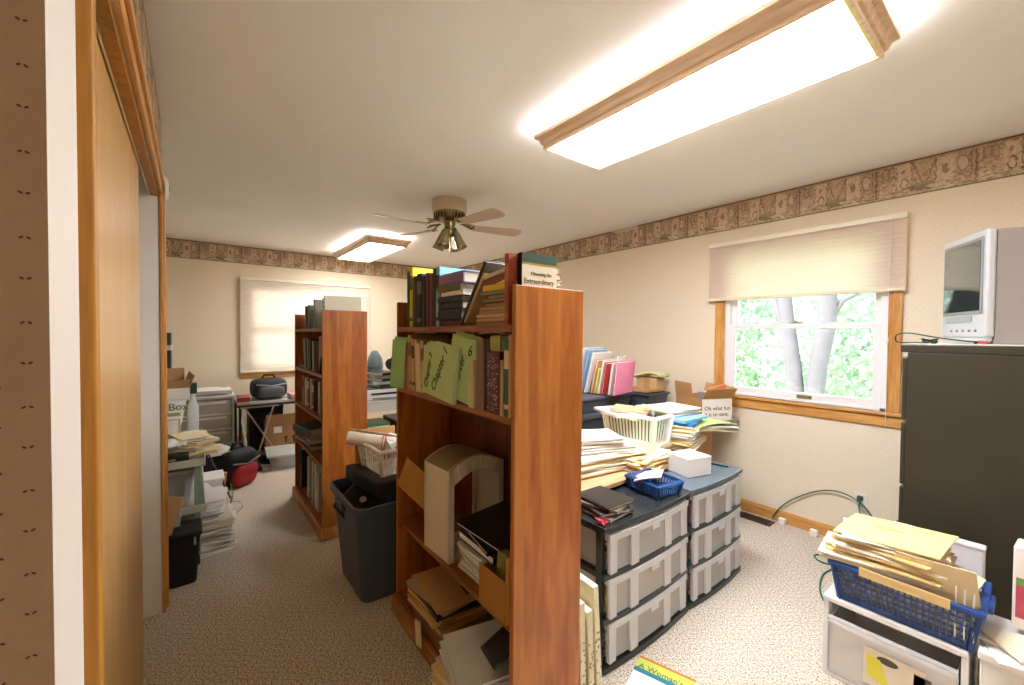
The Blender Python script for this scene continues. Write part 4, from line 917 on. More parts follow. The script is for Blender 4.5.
# wire sorter with pink and coloured folders
fs_ = thing('file_sorter', 'black wire desktop sorter holding upright coloured folders', 'file sorter', (2.26, -2.74, .885), R(10)); WR = mat('#3a3f3a', .4, .5)
MB().box(-.16, .26, -.16, .16, 0, .006).build('base', WR, fs_)
for k in range(5):
    x = -.14+.07*k; b = MB(); b.tube([(x, -.1, .004), (x-.02, -.1, .17), (x-.02, .1, .17), (x, .1, .004)], .004, 8); b.build('wire_divider', WR, fs_)
bpy.context.view_layer.update()
FSM = fs_.matrix_world.copy(); G6 = 'folders in the wire sorter'
for k, (c, x, h, w, ln, l) in enumerate([('#f08fae', -.18, .26, .32, -6, 'pink folder at the front of the wire sorter'), ('#e9e4d8', -.13, .25, .3, -8, 'off white folder just behind the pink one'), ('#cf4a44', -.075, .25, .3, -9, 'red folder in the wire sorter'), ('#f0ebe2', -.035, .26, .3, -10, 'white folder behind the red one in the sorter'), ('#ddd24a', -.01, .2, .3, -11, 'short yellow folder in the wire sorter'), ('#e2a878', .03, .27, .3, -11, 'orange tan folder in the wire sorter'), ('#f5f3ef', .08, .33, .32, -13, 'tall white folder toward the back of the wire sorter'), ('#9cc3de', .14, .36, .3, -14, 'light blue folder at the back of the wire sorter'), ('#e6e9ee', .19, .37, .32, -15, 'pale paper leaning at the very back of the wire sorter')]):
    b = MB(); b.box(-.002, 0, -w/2, w/2, 0, h); b.box(.01, .012, -w/2, w/2, 0, h+.012); b.box(-.0005, .0105, -w/2, w/2, 0, .002)
    o = b.build('file_folder', mat(c, .65)); tag(o, l, 'folder', G6); MB().box(.001, .009, -w/2+.01, w/2-.01, .003, h+.004).build('papers', PAPER, o); place(o, FSM, (x, 0, .007), (0, R(ln), R(rnd(-2, 2))))
for k in (0, 1):
    o = MB().box(-.003, .003, -.03, .03, .0, .05).build('paper_slip', PAPER); tag(o, ('folded white slip standing above the pink folder, nearer the bookcase', 'folded white slip standing above the pink folder, nearer the wall')[k], 'paper'); place(o, FSM, (-.15, .03-.1*k, .262), (0, R(-8), 0))
# things on the floor by the drawers
CR = mat('#e9e0c0', .6, var=.25, scale=40)
for k, (x, y, l) in enumerate([(.995, -1.118, 'cream floral album leaning by the bookcase, nearest the camera'), (.99, -1.16, 'cream floral album second behind the bookcase end'), (1.0, -1.215, 'tall cream floral album against the black framed drawer unit')]):
    b = MB(); b.box(0, .22, -.014, .014, 0, (.4, .36, .43)[k]); o = b.build('photo_album', CR, bevel=.004); tag(o, l, 'album', 'cream floral albums on the carpet'); o.location = (x, y, .001); o.rotation_euler = ((R(-2), R(-3), R(-4))[k], 0, R(-4))
    MB().box(.005, .2201, -.010, .010, .004, .02).build('pages', PAPER2, o)
    q = MB()
    for j in range(16): 
        px, pz = rnd(.01, .2), rnd(.03, .26); q.lathe([(rnd(.003, .008), -.001), (.002, .0006)], 7, 0, (0, 0, 0), Matrix.Translation((px, .0146, pz)) @ Matrix.Rotation(-PI/2, 4, 'X')); q.lathe([(rnd(.003, .006), -.001), (.002, .0006)], 7, 0, (0, 0, 0), Matrix.Translation((-.0006, rnd(-.011, .011), pz)) @ Matrix.Rotation(-PI/2, 4, 'Y'))
    s_ = q.build('floral_print', mat('#8f7a4a', .6, var=.4), o); s_['kind'] = 'stuff'
t = thing('book', 'white book with a yellow green title band lying flat on the carpet', 'book', (.928, -1.216, .002), R(197.3))
MB().box(0, .22, 0, .28, 0, .018).build('cover', mat('#f2f2f4', .4), t, bevel=.002)
MB().box(0, .2205, .215, .2805, .018, .0187).build('title_band', mat('#c9cf54', .4), t); MB().box(0, .2205, .268, .2808, .0187, .0192).build('orange_edge', mat('#c27a38', .4), t); MB().box(0, .2205, .192, .215, .018, .0187).build('teal_stripe', mat('#2a7a8e', .4), t)
text("A Woman's", .036, mat('#1f6a5c', .5), t, (.012, .216, .0192), (0, 0, 0))
# cord along the wall, plugs
def cord(lbl, pts, r, col):
    P = [Vector(p) for p in pts]; out = []
    for i in range(len(P)-1):
        a, b_, c, d = P[max(i-1, 0)], P[i], P[i+1], P[min(i+2, len(P)-1)]
        for k in range(8):
            t_ = k/8; out.append(.5*((2*b_)+(c-a)*t_+(2*a-5*b_+4*c-d)*t_*t_+(3*b_-a-3*c+d)*t_**3))
    out.append(P[-1]); b = MB(); b.tube(out, r, 8); o = b.build('extension_cord', mat(col, .5), smooth=True); tag(o, lbl, 'cord'); return o
cord('green extension cord arching up the right wall to the outlet', [(1.2, -3.4, .02), (1.16, -3.405, .1), (1.07, -3.41, .2), (.93, -3.41, .30), (.8, -3.4, .335), (.68, -3.39, .29), (.6, -3.37, .18), (.53, -3.33, .05), (.45, -3.3, .006)], .0045, '#1f5a3a')
cord('green extension cord looping on the carpet beside the blue basket', [(.5, -3.41, .26), (.56, -3.33, .2), (.62, -3.2, .03), (.7, -3.05, .006), (.79, -3.0, .006), (.84, -3.06, .006), (.78, -3.1, .012), (.72, -3.02, .006), (.74, -2.85, .006), (.7, -2.65, .006), (.62, -2.5, .006), (.55, -2.42, .006)], .0045, '#1c6b44')
t = thing('plug', 'dark green plug with short cable in the wall outlet', 'plug', (.70, W+.008, .325)); MB().box(-.014, .014, 0, .03, -.014, .014).build('plug_body', mat('#1c4a36', .5), t, bevel=.004); MB().tube([(0, .026, -.01), (0, .03, -.06), (-.01, .03, -.11), (-.05, .028, -.17)], .004, 8).build('cable', mat('#1c4a36', .5), t)
for x, y, l in ((1.13, -3.385, 'small white plastic block on the carpet where the cord starts'), (.93, -3.36, 'small white plastic block on the carpet below the cord arch')):
    o = MB().box(-.022, .022, -.018, .018, 0, .045).build('power_adapter', WHITE, bevel=.006); tag(o, l, 'adapter'); o.location = (x, y, .001)

# ------------------------------------------------------------------ black filing cabinet and television
t = thing('filing_cabinet', 'tall black metal cabinet against the right wall under the television', 'cabinet', (0, 0, 0)); CB = mat('#3b3629', .36, .15, var=.12, scale=3)
MB().box(-.3, .386, -3.36, -2.66, .02, 1.3).build('body', CB, t, bevel=.004)
MB().box(-.304, .409, -3.364, -2.655, 1.3, 1.337).build('top_cap', CB, t, bevel=.004)
MB().box(-.28, .385, -3.34, -2.68, 0, .02).build('plinth', BLACK, t)
for k in range(4):
    d = MB().box(.386, .404, -3.35, -2.67, .05+.31*k, .345+.31*k).build('drawer', CB, t, bevel=.004); MB().box(.404, .42, -3.06, -2.96, .25+.31*k, .27+.31*k).build('handle', METAL, d, bevel=.003)
o = MB().box(-.24, .385, -3.34, -2.68, 0, .004).build('shelf_paper', mat('#e9e2d4', .7)); tag(o, 'pale sheet lining the top of the black cabinet', 'paper'); o.location.z = 1.3375
# television: front plane from near corner to far corner
A = Vector((.15, -2.72, 0)); B = Vector((.317, -3.048, 0)); wv = (B-A).length; ang = math.atan2(B.y-A.y, B.x-A.x)
tv = thing('tv', 'silver tube tv with video slot facing the window from the black cabinet', 'television', (A.x, A.y, 1.342), ang)
# local x along the front (near to far), local +y to the front, -y to the back
SIL = mat('#aaa29e', .35, .25, var=.03); SIL2 = mat('#c9c9cc', .35, .2, var=.02)
H_ = .505; Wd = wv
b = MB(); b.box(0, Wd, -.03, 0, .03, H_); b.taper((.03, Wd-.03, -.03, -.012), 0, (.0, Wd, -.03, 0), .03)
b.build('front_shell', SIL2, tv, bevel=.008)
b = MB(); vs = [(.006, -.03, .0), (Wd-.006, -.03, .0), (Wd-.006, -.03, H_-.005), (.006, -.03, H_-.005), (.006, -.3, .0), (Wd-.006, -.3, 0), (Wd-.006, -.3, H_-.006), (.006, -.3, H_-.006), (.05, -.36, .03), (Wd-.05, -.36, .03), (Wd-.05, -.36, H_-.08), (.05, -.36, H_-.08)]
b.add(vs, [(0,1,5,4),(1,2,6,5),(2,3,7,6),(3,0,4,7),(4,5,9,8),(5,6,10,9),(6,7,11,10),(7,4,8,11),(8,9,10,11),(3,2,1,0)]); b.build('back_shell', SIL, tv, bevel=.006)
b = MB(); b.box(.024, Wd-.024, 0, .006, .135, H_-.03); b.build('screen_bezel', mat('#8d8f90', .3, .2), tv, bevel=.003)
SCR = mat('#2f3334', .06, 0, var=0, coat=1.)
b = MB(); b.sheet(lambda u, v: (.035+(Wd-.07)*u, .0075+.002*(1-(2*u-1)**2)*(1-(2*v-1)**2), .15+(H_-.195)*v), 10, 10, -.004); b.build('screen', SCR, tv, smooth=True)
MB().box(.1, Wd-.05, 0, .004, .1, .128).build('video_slot', mat('#9fa6ac', .3, .2), tv, bevel=.002)
for k in range(5): MB().lathe([(.006, 0), (.006, .005)], 10, 0, (0, 0, 0), Matrix.Translation((.07+.05*k, 0, .06)) @ Matrix.Rotation(-PI/2, 4, 'X')).build('button', mat('#7d868c', .3), tv)
o = cord('dark green cable running along the cabinet top to the television', [(.155, -2.69, 1.352), (.22, -2.672, 1.357), (.3, -2.668, 1.372), (.385, -2.668, 1.39), (.43, -2.69, 1.38), (.435, -2.72, 1.35), (.4, -2.7, 1.346), (.33, -2.7, 1.346)], .003, '#1f4a38')
b = MB()
for k in range(5): b.tube([(.32+.012*math.cos(a+k)*2, -2.72+.03*math.sin(a), 1.348+.003*k+.004*math.sin(2*a+k)) for a in [j*2*PI/12 for j in range(12)]], .003, 6, 0, True)
o = b.build('cable_coil', mat('#1a3a30', .5)); tag(o, 'coiled dark green cable on the cabinet top before the television', 'cable', kind='stuff')
t = thing('plug', 'red tipped connector at the foot of the television', 'plug', (.15, -2.69, 1.342)); MB().box(-.012, .02, -.006, .006, 0.004, .016).build('tip', mat('#c0504a', .5), t, bevel=.003); MB().box(.02, .03, -.004, .004, 0.002, .012).build('collar', BLACK, t)

# ------------------------------------------------------------------ white drawer chest, blue basket, folders
t = thing('drawer_chest', 'white plastic drawer chest with clear front in the lower right corner', 'drawer chest', (.325, -2.215, 0)); WP = mat('#efece8', .35, var=.02)
MB().box(-.2, .2, -.19, .19, .3, .322).build('top_panel', WP, t, bevel=.005)
for sx in (-1, 1): MB().box(sx*.2-(.018 if sx > 0 else 0), sx*.2+(.018 if sx < 0 else 0), -.19, .185, .002, .3).build('side_panel', WP, t, bevel=.003)
MB().box(-.18, .18, -.19, -.182, .005, .3).build('back_panel', WP, t); MB().box(-.182, .182, -.182, .185, .002, .014).build('base', WP, t)
b = MB(); b.box(-.178, .178, .186, .19, .018, .25); b.box(-.178, .178, .19, .212, .232, .25); b.box(-.176, -.172, -.17, .186, .018, .24); b.box(.172, .176, -.17, .186, .018, .24); b.box(-.172, .172, -.17, .186, .018, .022)
d = b.build('drawer', CLEAR, t); 
MB().box(-.17, .17, .182, .1855, .03, .225).build('packet', mat('#e4dcd2', .6, var=.1), d)
MB().box(-.1, .07, .1905, .1911, .05, .19).build('paper_label', mat('#e9dcc4', .7), d); MB().lathe([(.03, 0), (.03, .0004)], 20, 0, (0, 0, 0), Matrix.Translation((.0, .1911, .165)) @ Matrix.Scale(.45, 4, (0, 0, 1)) @ Matrix.Rotation(-PI/2, 4, 'X')).build('oval_emblem', mat('#4a4438', .5), d)
o = MB(); o.prism([(-.01, .06), (.055, .09), (.06, .165), (.02, .16)], .1915, .1921, 'Y'); o.build('sticky_note', mat('#e8e04a', .6), d)
MB().box(-.115, -.07, .1905, .1911, .09, .17).build('dark_label', mat('#5b4a38', .6), d)
bb = basket('royal blue plastic basket of folders on the white drawer chest', (.395, .27), .15, '#2a4d90', (.3, -2.155, .323), R(0), 24, 15, 7, .022, True, .012, r0=.0026, solid=.16)
G7 = 'folders and papers in the royal blue basket'
o, h = pile('paper_stack', 'white papers filling the royal blue basket', 'papers', .345, .222, 26, .0045, (.3, -2.165, .33), 0, (0, 0, 1, 4), G7, 60, rot=3, jit=.006)
zz = .33+h
o = MB().box(-.16, .08, -.004, .0, -.005, .028).build('file_folder', MANILA); tag(o, 'manila folder edge hanging over the front rim of the blue basket', 'folder', G7); o.location = (.33, -2.005, .462); o.rotation_euler = (R(-3), R(-1), 0)
zz = max(zz, .482)
for k, (x, y, a, n, w, d, mt, l) in enumerate([(.37, -2.14, 6, 5, .36, .25, (2, 1), 'cream folders lowest of the heap over the blue basket'), (.36, -2.15, -4, 5, .33, .24, (3, 5), 'tan file bundle second of the heap over the blue basket'), (.34, -2.14, 3, 5, .32, .24, (3, 1, 5), 'tan file bundle third of the heap over the blue basket'), (.35, -2.15, -7, 5, .3, .23, (1, 3), 'mixed file bundle fourth of the heap over the blue basket'), (.34, -2.16, 8, 4, .3, .23, (0, 1), 'white papers high in the heap over the blue basket')]):
    o, h = pile('file_bundle', l, 'folders', w, d, n, .0042, (x, y, zz), R(a), mt, G7, 70+k, rot=4, jit=.01, curl=.008, tilt=(0, R(2))); zz += h
b = MB(); b.sheet(lambda u, v: (.31*(u-.5), .24*(v-.5), .004*math.sin(PI*v)), 4, 6, .005); b.box(-.03, .06, -.02, -.012, .005, .01)
o = b.build('file_folder', mat('#f0dc8e', .7)); tag(o, 'yellow manila folder topmost over the royal blue basket', 'folder', G7); o.location = (.34, -2.16, zz+.014); o.rotation_euler = (R(-4), R(5), R(-6))
o = MB().box(0, .002, -.06, .06, 0, .09).build('file_folder', mat('#ead9b0', .7)); tag(o, 'cream folder standing at the right end of the blue basket', 'folder', G7); o.location = (.185, -2.14, .47); o.rotation_euler = (R(-8), R(-40), R(70))
o = MB().box(-.1, .1, 0, .003, 0, .16).build('file_folder', mat('#ecd8ae', .7)); tag(o, 'peach folder leaning against the right end of the blue basket', 'folder', G7); o.location = (.2, -2.06, .44); o.rotation_euler = (R(-14), R(4), R(-4))
for k in range(3):
    o = MB().box(-.1, .1, -.002, .002, 0, .17).build('paper', PAPER); tag(o, ('white sheet nearest the right handle of the blue basket', 'white sheet second from the right handle of the blue basket', 'white sheet third from the right handle of the blue basket')[k], 'paper', G7); o.location = (.135+.014*k, -2.13, .36); o.rotation_euler = (0, 0, R(100-4*k))
t = thing('foam_board', 'thick white board leaning on the black cabinet behind the blue basket', 'board', (.25, -2.445, .0), (R(-3), 0, 0)); MB().box(-.135, .13, -.02, .02, 0.002, .555).build('panel', mat('#eeeaea', .5), t, bevel=.008); MB().box(-.137, .132, -.022, .022, .548, .562).build('edge_strip', mat('#dedad6', .5), t, bevel=.004)
t = thing('lidded_box', 'low white box of papers right of the blue basket at the picture edge', 'box', (-.01, -2.14, 0), 0); MB().box(-.16, .11, -.16, .14, .002, .345).build('carton', mat('#ece8e4', .5), t, bevel=.005); MB().box(-.165, .115, -.165, .145, .335, .362).build('lid', mat('#f4f1ee', .5), t, bevel=.004)
for k, (x, y, a, c, l) in enumerate([(.0, -2.06, 20, '#f5f2ee', 'white envelope lowest on the low white box'), (.01, -2.1, -15, '#efe9dc', 'cream envelope second on the low white box'), (.0, -2.12, 40, '#f0e6c8', 'yellowish envelope topmost on the low white box')]):
    o = MB().box(-.12, .12, -.07, .07, 0, .006); o.prism([(-.12, .07), (.12, .07), (0, -.02)], .006, .007, 'Z'); o = o.build('envelope', mat(c, .6)); tag(o, l, 'envelope', 'envelopes on the low white box'); o.location = (x-.03, y, .363+.008*k); o.rotation_euler = (0, 0, R(a))
t = thing('picture_box', 'white box with a red flower picture standing at the right picture edge', 'box', (-.02, -2.02, .29), R(-4)); t.location = (-.02, -2.24, .388); MB().box(-.06, .06, -.05, .05, 0, .28).build('carton', mat('#efe6dc', .4), t, bevel=.006); MB().box(-.052, .052, .05, .051, .04, .15).build('red_picture', mat('#c04a5c', .4, var=.5, scale=20), t); MB().box(-.052, .052, .05, .051, .15, .175).build('green_picture', mat('#6f9a4a', .4, var=.5, scale=30), t)
# ------------------------------------------------------------------ left side: cart, papers, boxes
t = thing('storage_box', 'black fabric box standing on the carpet by the oak closet casing', 'box', (2.9, .16, 0)); BF = mat('#17130f', .8)
MB().taper((-.1, .07, -.17, .16), .003, (-.11, .08, -.19, .17), .275).build('box_body', BF, t, bevel=.012); MB().box(-.118, .088, -.197, .178, .262, .29).build('lid', BF, t, bevel=.01)
MB().box(-.1195, -.118, -.17, -.16, .22, .262).build('snap', METAL, t)
G = 'newspaper bundles beside the black box'
zz = .002
for k, (n, w, d, mt, x, y, a, l) in enumerate([(10, .5, .36, (4, 0, 5), 3.32, -.0, 8, 'newspaper bundle lowest on the carpet beside the black box'), (10, .5, .36, (5, 4, 4), 3.34, -.03, -4, 'newspaper bundle second from the carpet beside the black box'), (10, .48, .36, (0, 4, 5), 3.3, .0, 5, 'newspaper bundle third from the carpet beside the black box'), (9, .5, .34, (4, 0), 3.33, .01, -8, 'newspaper bundle fourth from the carpet beside the black box'), (7, .42, .3, (0, 0, 4), 3.3, .04, 10, 'whitish newspapers topmost beside the black box')]):
    o, h = pile('newspaper_stack', l, 'newspapers', w, d, n, .0062, (x, y, zz), R(a), mt, G, 90+k, curl=.012, rot=4, jit=.014); zz += h
t = thing('carrier_bag', 'thin green edged bag end sticking out of the newspaper bundles', 'bag', (3.42, -.2, .19)); MB().sheet(lambda u, v: (.05*(u-.5), -.004-.012*math.sin(PI*v), .13*v), 2, 8, .004).build('green_edge', mat('#3aa04a', .5), t); MB().tube([(.0, -.005, .01), (-.02, -.06, .0), (-.05, -.07, -.03), (-.06, -.03, -.06)], .004, 6).build('strap', mat('#c9c4a8', .6), t)
# utility cart with tray
t = thing('utility_cart', 'metal cart with green grey posts and a pale rimmed tray of papers', 'cart', (3.45, .292, 0)); PO = mat('#8ba294', .4, .2); TR = mat('#b9b8a8', .4, .1)
for x in (-.43, .42):
    for y in (-.31, .3): MB().box(x-.014, x+.014, y-.014, y+.014, .06, .62).build('post', PO, t, bevel=.003)
for zz_ in (.6, .33):
    b = MB(); b.box(-.45, .46, -.345, .335, zz_, zz_+.01); b.box(-.455, .465, -.35, -.34, zz_-.015, zz_+.03); b.box(-.455, .465, .33, .34, zz_-.015, zz_+.03); b.box(-.455, -.445, -.35, .34, zz_-.015, zz_+.03); b.box(.455, .465, -.35, .34, zz_-.015, zz_+.03)
    b.build('tray', TR, t, bevel=.006)
for x in (-.43, .42):
    for y in (-.31, .3):
        b = MB(); b.lathe([(.03, -.01), (.03, .01)], 16, 0, (0, 0, 0), Matrix.Translation((x, y, .032)) @ Matrix.Rotation(PI/2, 4, 'X')); b.build('caster', BLACK, t)
# things on and in the cart
t = thing('storage_bin', 'light grey plastic bin on the lower tray behind the green post', 'bin', (3.42, .24, .342)); b = MB(); b.taper((-.3, .3, -.22, .22), 0, (-.33, .33, -.25, .25), .2); b.build('bin_body', mat('#a9aab0', .4), t, bevel=.008); MB().box(-.345, .345, -.265, .265, .19, .21).build('rim', mat('#bcbdc2', .4), t, bevel=.006)
t = thing('storage_bin', 'white plastic bin wedged between the newspapers and the cart', 'bin', (3.73, -.04, .0)); b = MB(); b.taper((-.08, .08, -.1, .1), .002, (-.1, .1, -.13, .12), .3); b.build('bin_body', mat('#e6e6e4', .35), t, bevel=.006); MB().box(-.11, .11, -.14, .13, .295, .315).build('rim', WHITE, t, bevel=.005)
t = thing('flat_carton', 'flattened tan carton leaning against the cart over the black box', 'carton', (2.84, .17, .3), (R(8), R(-14), R(70))); MB().box(-.08, .08, -.005, .005, 0, .2).build('board', mat('#c9a074', .8), t); MB().box(-.07, -.02, -.0065, -.005, .05, .1).build('paper_label', PAPER, t)
t = thing('storage_bin', 'clear whitish bin standing on the black box behind the tan carton', 'bin', (3.03+.02, .3, .292-.29)); 
t.location = (2.93, .15, .292); b = MB(); b.taper((-.03, .03, -.09, .1), .0, (-.04, .04, -.1, .11), .13); b.build('bin_body', mat('#dfe0e4', .3, alpha=.7), t, bevel=.005); MB().box(-.045, .045, -.105, .115, .125, .14).build('rim', WHITE, t)
t = thing('archive_box', 'white archive box with green printing on the cart tray', 'box', (3.52, .3, .612), R(4)); AB = mat('#ece8e2', .6)
b = MB(); b.taper((-.16, .2, -.2, .2), 0, (-.2, .22, -.27, .22), .4); 
bt = b.build('box_body', AB, t); 
b = MB(); b.prism([(-.272, .33), (-.272, .405), (.222, .405), (.222, .33)], -.203, -.199, 'X'); b.build('rim_band', mat('#d9d4cc', .6), t)
for (lbl_, T_, s_) in (('flap', Matrix.Translation((-.2, 0, .4)) @ Matrix.Rotation(R(-40), 4, 'Y'), (-.002, .002, -.27, .22, 0, .07)), ('flap', Matrix.Translation((.22, 0, .4)) @ Matrix.Rotation(R(12), 4, 'Y'), (-.002, .002, -.27, .22, 0, .1)), ('flap', Matrix.Translation((0, -.27, .4)) @ Matrix.Rotation(R(20), 4, 'X'), (-.2, .22, -.002, .002, 0, .08))):
    MB().box(*s_, T=T_).build(lbl_, mat('#b58c5c', .8), t)
# the printed side faces the camera (its -x side slopes slightly)
sl = math.atan2(.04, .4)
text('Box', .062, mat('#5f6b3a', .6), t, (-.1925, -.165, .262), (PI/2, 0, -PI/2))
MB().box(-.1905, -.184, -.225, -.05, .225, .245).build('green_stripe', mat('#9aa05a', .6), t)
b = MB(); b.box(-.177, -.17, -.22, -.05, .1, .105); b.box(-.1865, -.178, -.22, -.05, .2, .205); b.box(-.1865, -.17, -.225, -.22, .1, .205); b.build('label_outline', mat('#b9bc8c', .6), t)
t = thing('locker', 'tall narrow dark green cabinet edge just right of the oak casing', 'cabinet', (4.3, .17, 0)); MB().box(-.05, .2, -.035, .35, .002, 1.36).build('body', mat('#1f3a2a', .4), t, bevel=.004); MB().box(-.052, .202, -.037, .352, 1.22, 1.26).build('white_band', mat('#d8ded4', .5), t)
t = thing('spray_bottle', 'white bottle with dark green cap at the right of the archive box', 'bottle', (3.86, .0, .612)); MB().lathe([(.03, 0), (.035, .02), (.035, .2), (.015, .26), (.014, .3)], 16).build('bottle_body', mat('#dfe2dc', .3), t, smooth=True); MB().box(-.03, .02, -.025, .025, .3, .38).build('cap', mat('#23443a', .4), t, bevel=.006)
G = 'papers on the cart tray'
zz = .613
for k, (w, d, n, mt, x, y, a, l) in enumerate([(.28, .18, 6, (2, 3), 3.24, -.0, 20, 'cream papers lowest at the front of the cart tray'), (.26, .17, 4, (1, 2), 3.25, .0, -15, 'ivory papers second up at the front of the cart tray'), (.25, .17, 4, (3, 2), 3.26, .0, 35, 'manila papers third up at the front of the cart tray'), (.24, .16, 5, (2, 1, 0), 3.27, .0, 5, 'loose cream papers topmost at the front of the cart tray')]):
    o, h = pile('paper_pile', l, 'papers', w, d, n, .005, (x, y, zz), R(a), mt, G, 110+k, curl=.012, rot=14, jit=.02); zz += h
o = MB(); o.sheet(lambda u, v: (.14*(u-.5), .14*(v-.5), .03*math.sin(7*u)*math.cos(6*v)+.03), 10, 10, .002); o = o.build('plastic_bag', mat('#eeeef2', .3), smooth=True); tag(o, 'crumpled clear plastic bag on the cart beside the archive box', 'bag'); o.location = (3.13, .1, .675)
t = thing('clipboard', 'small black case at the left front corner of the cart tray', 'case', (3.14, .16, .632)); t.location = (3.04, .1, .613); MB().box(-.03, .06, -.08, .08, 0, .045).build('shell', BLACK, t, bevel=.004); MB().box(-.032, -.03, -.02, .02, .02, .03).build('latch', METAL, t)
t.name = 'instrument_case'

# ------------------------------------------------------------------ far end: drawers, table, bags
t = thing('drawer_chest', 'white plastic drawer chest with clear drawers in the far left corner', 'drawer chest', (5.55, -.085, 0)); WP2 = mat('#dcdbd6', .4)
for y in (-.26, .24): MB().box(-.19, .2, y-.012, y+.012, 0, .66).build('side_panel', WP2, t)
MB().box(-.2, .21, -.28, .26, .66, .69).build('top_panel', WP2, t, bevel=.006)
for k in range(4):
    MB().box(-.195, .2, -.248, .228, .005+.16*k, .02+.16*k).build('shelf_rail', WP2, t)
    d = MB().box(-.185, .18, -.245, .225, .022+.16*k, .155+.16*k).build('drawer', mat('#d6d7d2', .3, alpha=.6), t); MB().box(-.2, -.185, -.2, .18, .125+.16*k, .145+.16*k).build('drawer_lip', WP2, d)
o = MB(); o.sheet(lambda u, v: (.35*(u-.5), .5*(v-.5), .05+.03*math.sin(5*u)*math.sin(4*v)), 8, 8, .04); o = o.build('plastic_bag', mat('#e9e9e6', .5), smooth=True); tag(o, 'white plastic bag draped on the far corner drawer chest', 'bag'); o.location = (5.55, -.085, .695)
t = thing('folding_table', 'dark folding table below the lowered far shade', 'table', (5.55, -1.05, 0)); 
MB().box(-.33, .35, -.52, .68, .585, .615).build('tabletop', mat('#b8b2ac', .5), t, bevel=.004); MB().box(-.325, .345, -.515, .675, .56, .585).build('apron', mat('#2f2a28', .6), t)
for x in (-.3, .32):
    for y in (-.49, .65): MB().tube([(x, y, .56), (x+(.0), y, .0)], .014, 8).build('leg', mat('#3a3634', .4, .4), t)
b = MB(); b.bar((-.36, .6, .54), (-.4, .42, .008), .009); b.bar((-.36, .42, .54), (-.4, .6, .008), .009); t2 = thing('easel_stand', 'folded thin metal stand leaning under the table edge', 'stand', (0, 0, 0)); t2.location = (5.52, -1.05, 0)
for k, (p, q) in enumerate([((-.36, .62, .57), (-.46, .3, .008)), ((-.37, .35, .57), (-.42, .52, .008))]): MB().bar(p, q, .009).build('leg', METAL, t2)
MB().box(-.385, -.355, .3, .66, .562, .574).build('crossbar', METAL, t2)
def bag(lbl, loc, rz, sz, col, col2, name='backpack'):
    t = thing(name, lbl, 'bag', loc, rz); w, d, h = sz
    def blobby(sx, sy, sz_, n=14, m=10, c=(0, 0, 0), p=.55):
        vs = []; fs = []
        def sg(v, e): return math.copysign(abs(v)**e, v)
        for i in range(m+1):
            a = -PI/2+PI*i/m
            for j in range(n*2):
                q = PI*j/n; vs.append((c[0]+sx*sg(math.cos(a), p)*sg(math.cos(q), p), c[1]+sy*sg(math.cos(a), p)*sg(math.sin(q), p), c[2]+sz_*sg(math.sin(a), p)))
        for i in range(m):
            for j in range(n*2): fs.append((i*n*2+j, i*n*2+(j+1) % (n*2), (i+1)*n*2+(j+1) % (n*2), (i+1)*n*2+j))
        b = MB(); b.add(vs, fs); return b
    blobby(d/2, w/2, h/2, c=(0, 0, h/2)).build('bag_body', mat(col, .7, bump=.3), t, smooth=True)
    blobby(d*.2, w*.36, h*.3, c=(-d*.45, 0, h*.36)).build('front_pocket', mat(col2, .6, bump=.2), t, smooth=True)
    MB().tube([(0, -w*.2, h*.95), (0, -w*.12, h*1.15), (0, w*.12, h*1.15), (0, w*.2, h*.95)], .012, 8).build('carry_handle', mat('#1c1c1e', .7), t)
    MB().tube([(-d*.5, -w*.42, h*.75), (-d*.56, 0, h*.66), (-d*.5, w*.42, h*.75)], .008, 6).build('zip', mat('#8c8c90', .4, .5), t)
    return t
bag('black and grey duffel bag on the far table under the shade', (5.45, -.69, .617), R(4), (.36, .32, .23), '#1f2124', '#4d5054', 'duffel_bag')
for k, (x, y, c, l) in enumerate([(5.36, -.44, '#b03a3a', 'red binder on the far table left of the duffel bag'), (5.32, -.98, '#d88a90', 'pink folder lying on the far table right of the duffel bag')]):
    binder(l, .26, (.12, .2, .2)[k], .05 if k != 2 else .02, c, (x, y, .617), R(8*k-5))
t = thing('carton', 'brown shipping carton with two arrows under the far table', 'carton', (5.38, -.86, 0), R(-3)); KC = mat('#a87f52', .85)
MB().box(-.14, .2, -.2, .22, .002, .33).build('carton_wall', KC, t, bevel=.003)
MB().box(-.0, .004, -.2, .22, 0, .14, T=Matrix.Translation((-.14, 0, .33)) @ Matrix.Rotation(R(-25), 4, 'Y')).build('flap', KC, t); MB().box(-.14, .2, 0, .004, 0, .12, T=Matrix.Translation((0, .22, .33)) @ Matrix.Rotation(R(30), 4, 'X')).build('flap', KC, t)
for y in (.02, -.06):
    b = MB(); b.prism([(y-.008, .12), (y+.008, .12), (y+.008, .17), (y+.025, .17), (y, .205), (y-.025, .17), (y-.008, .17)], -.1412, -.14, 'X'); b.build('arrow_mark', mat('#3a2f26', .7), t)
MB().box(-.1412, -.14, -.1, .08, .095, .103).build('printed_bar', mat('#3a2f26', .7), t); MB().box(-.1415, -.14, .06, .14, .24, .31).build('shipping_label', PAPER, t)
t = thing('storage_bin', 'clear plastic bin on the carpet in front of the far cartons', 'bin', (4.82, -.83, 0), R(-4)); CB2 = mat('#d8d9d6', .25, alpha=.35)
b = MB(); b.taper((-.17, .17, -.25, .2), .002, (-.2, .2, -.29, .23), .13); b.build('bin_body', CB2, t); MB().box(-.215, .215, -.305, .245, .13, .148).build('lid', mat('#dfe0dc', .3, alpha=.5), t, bevel=.004); s_ = MB().box(-.14, .14, -.2, .15, .012, .09).build('bin_contents', mat('#b9b6a8', .7, var=.4, scale=30), t)
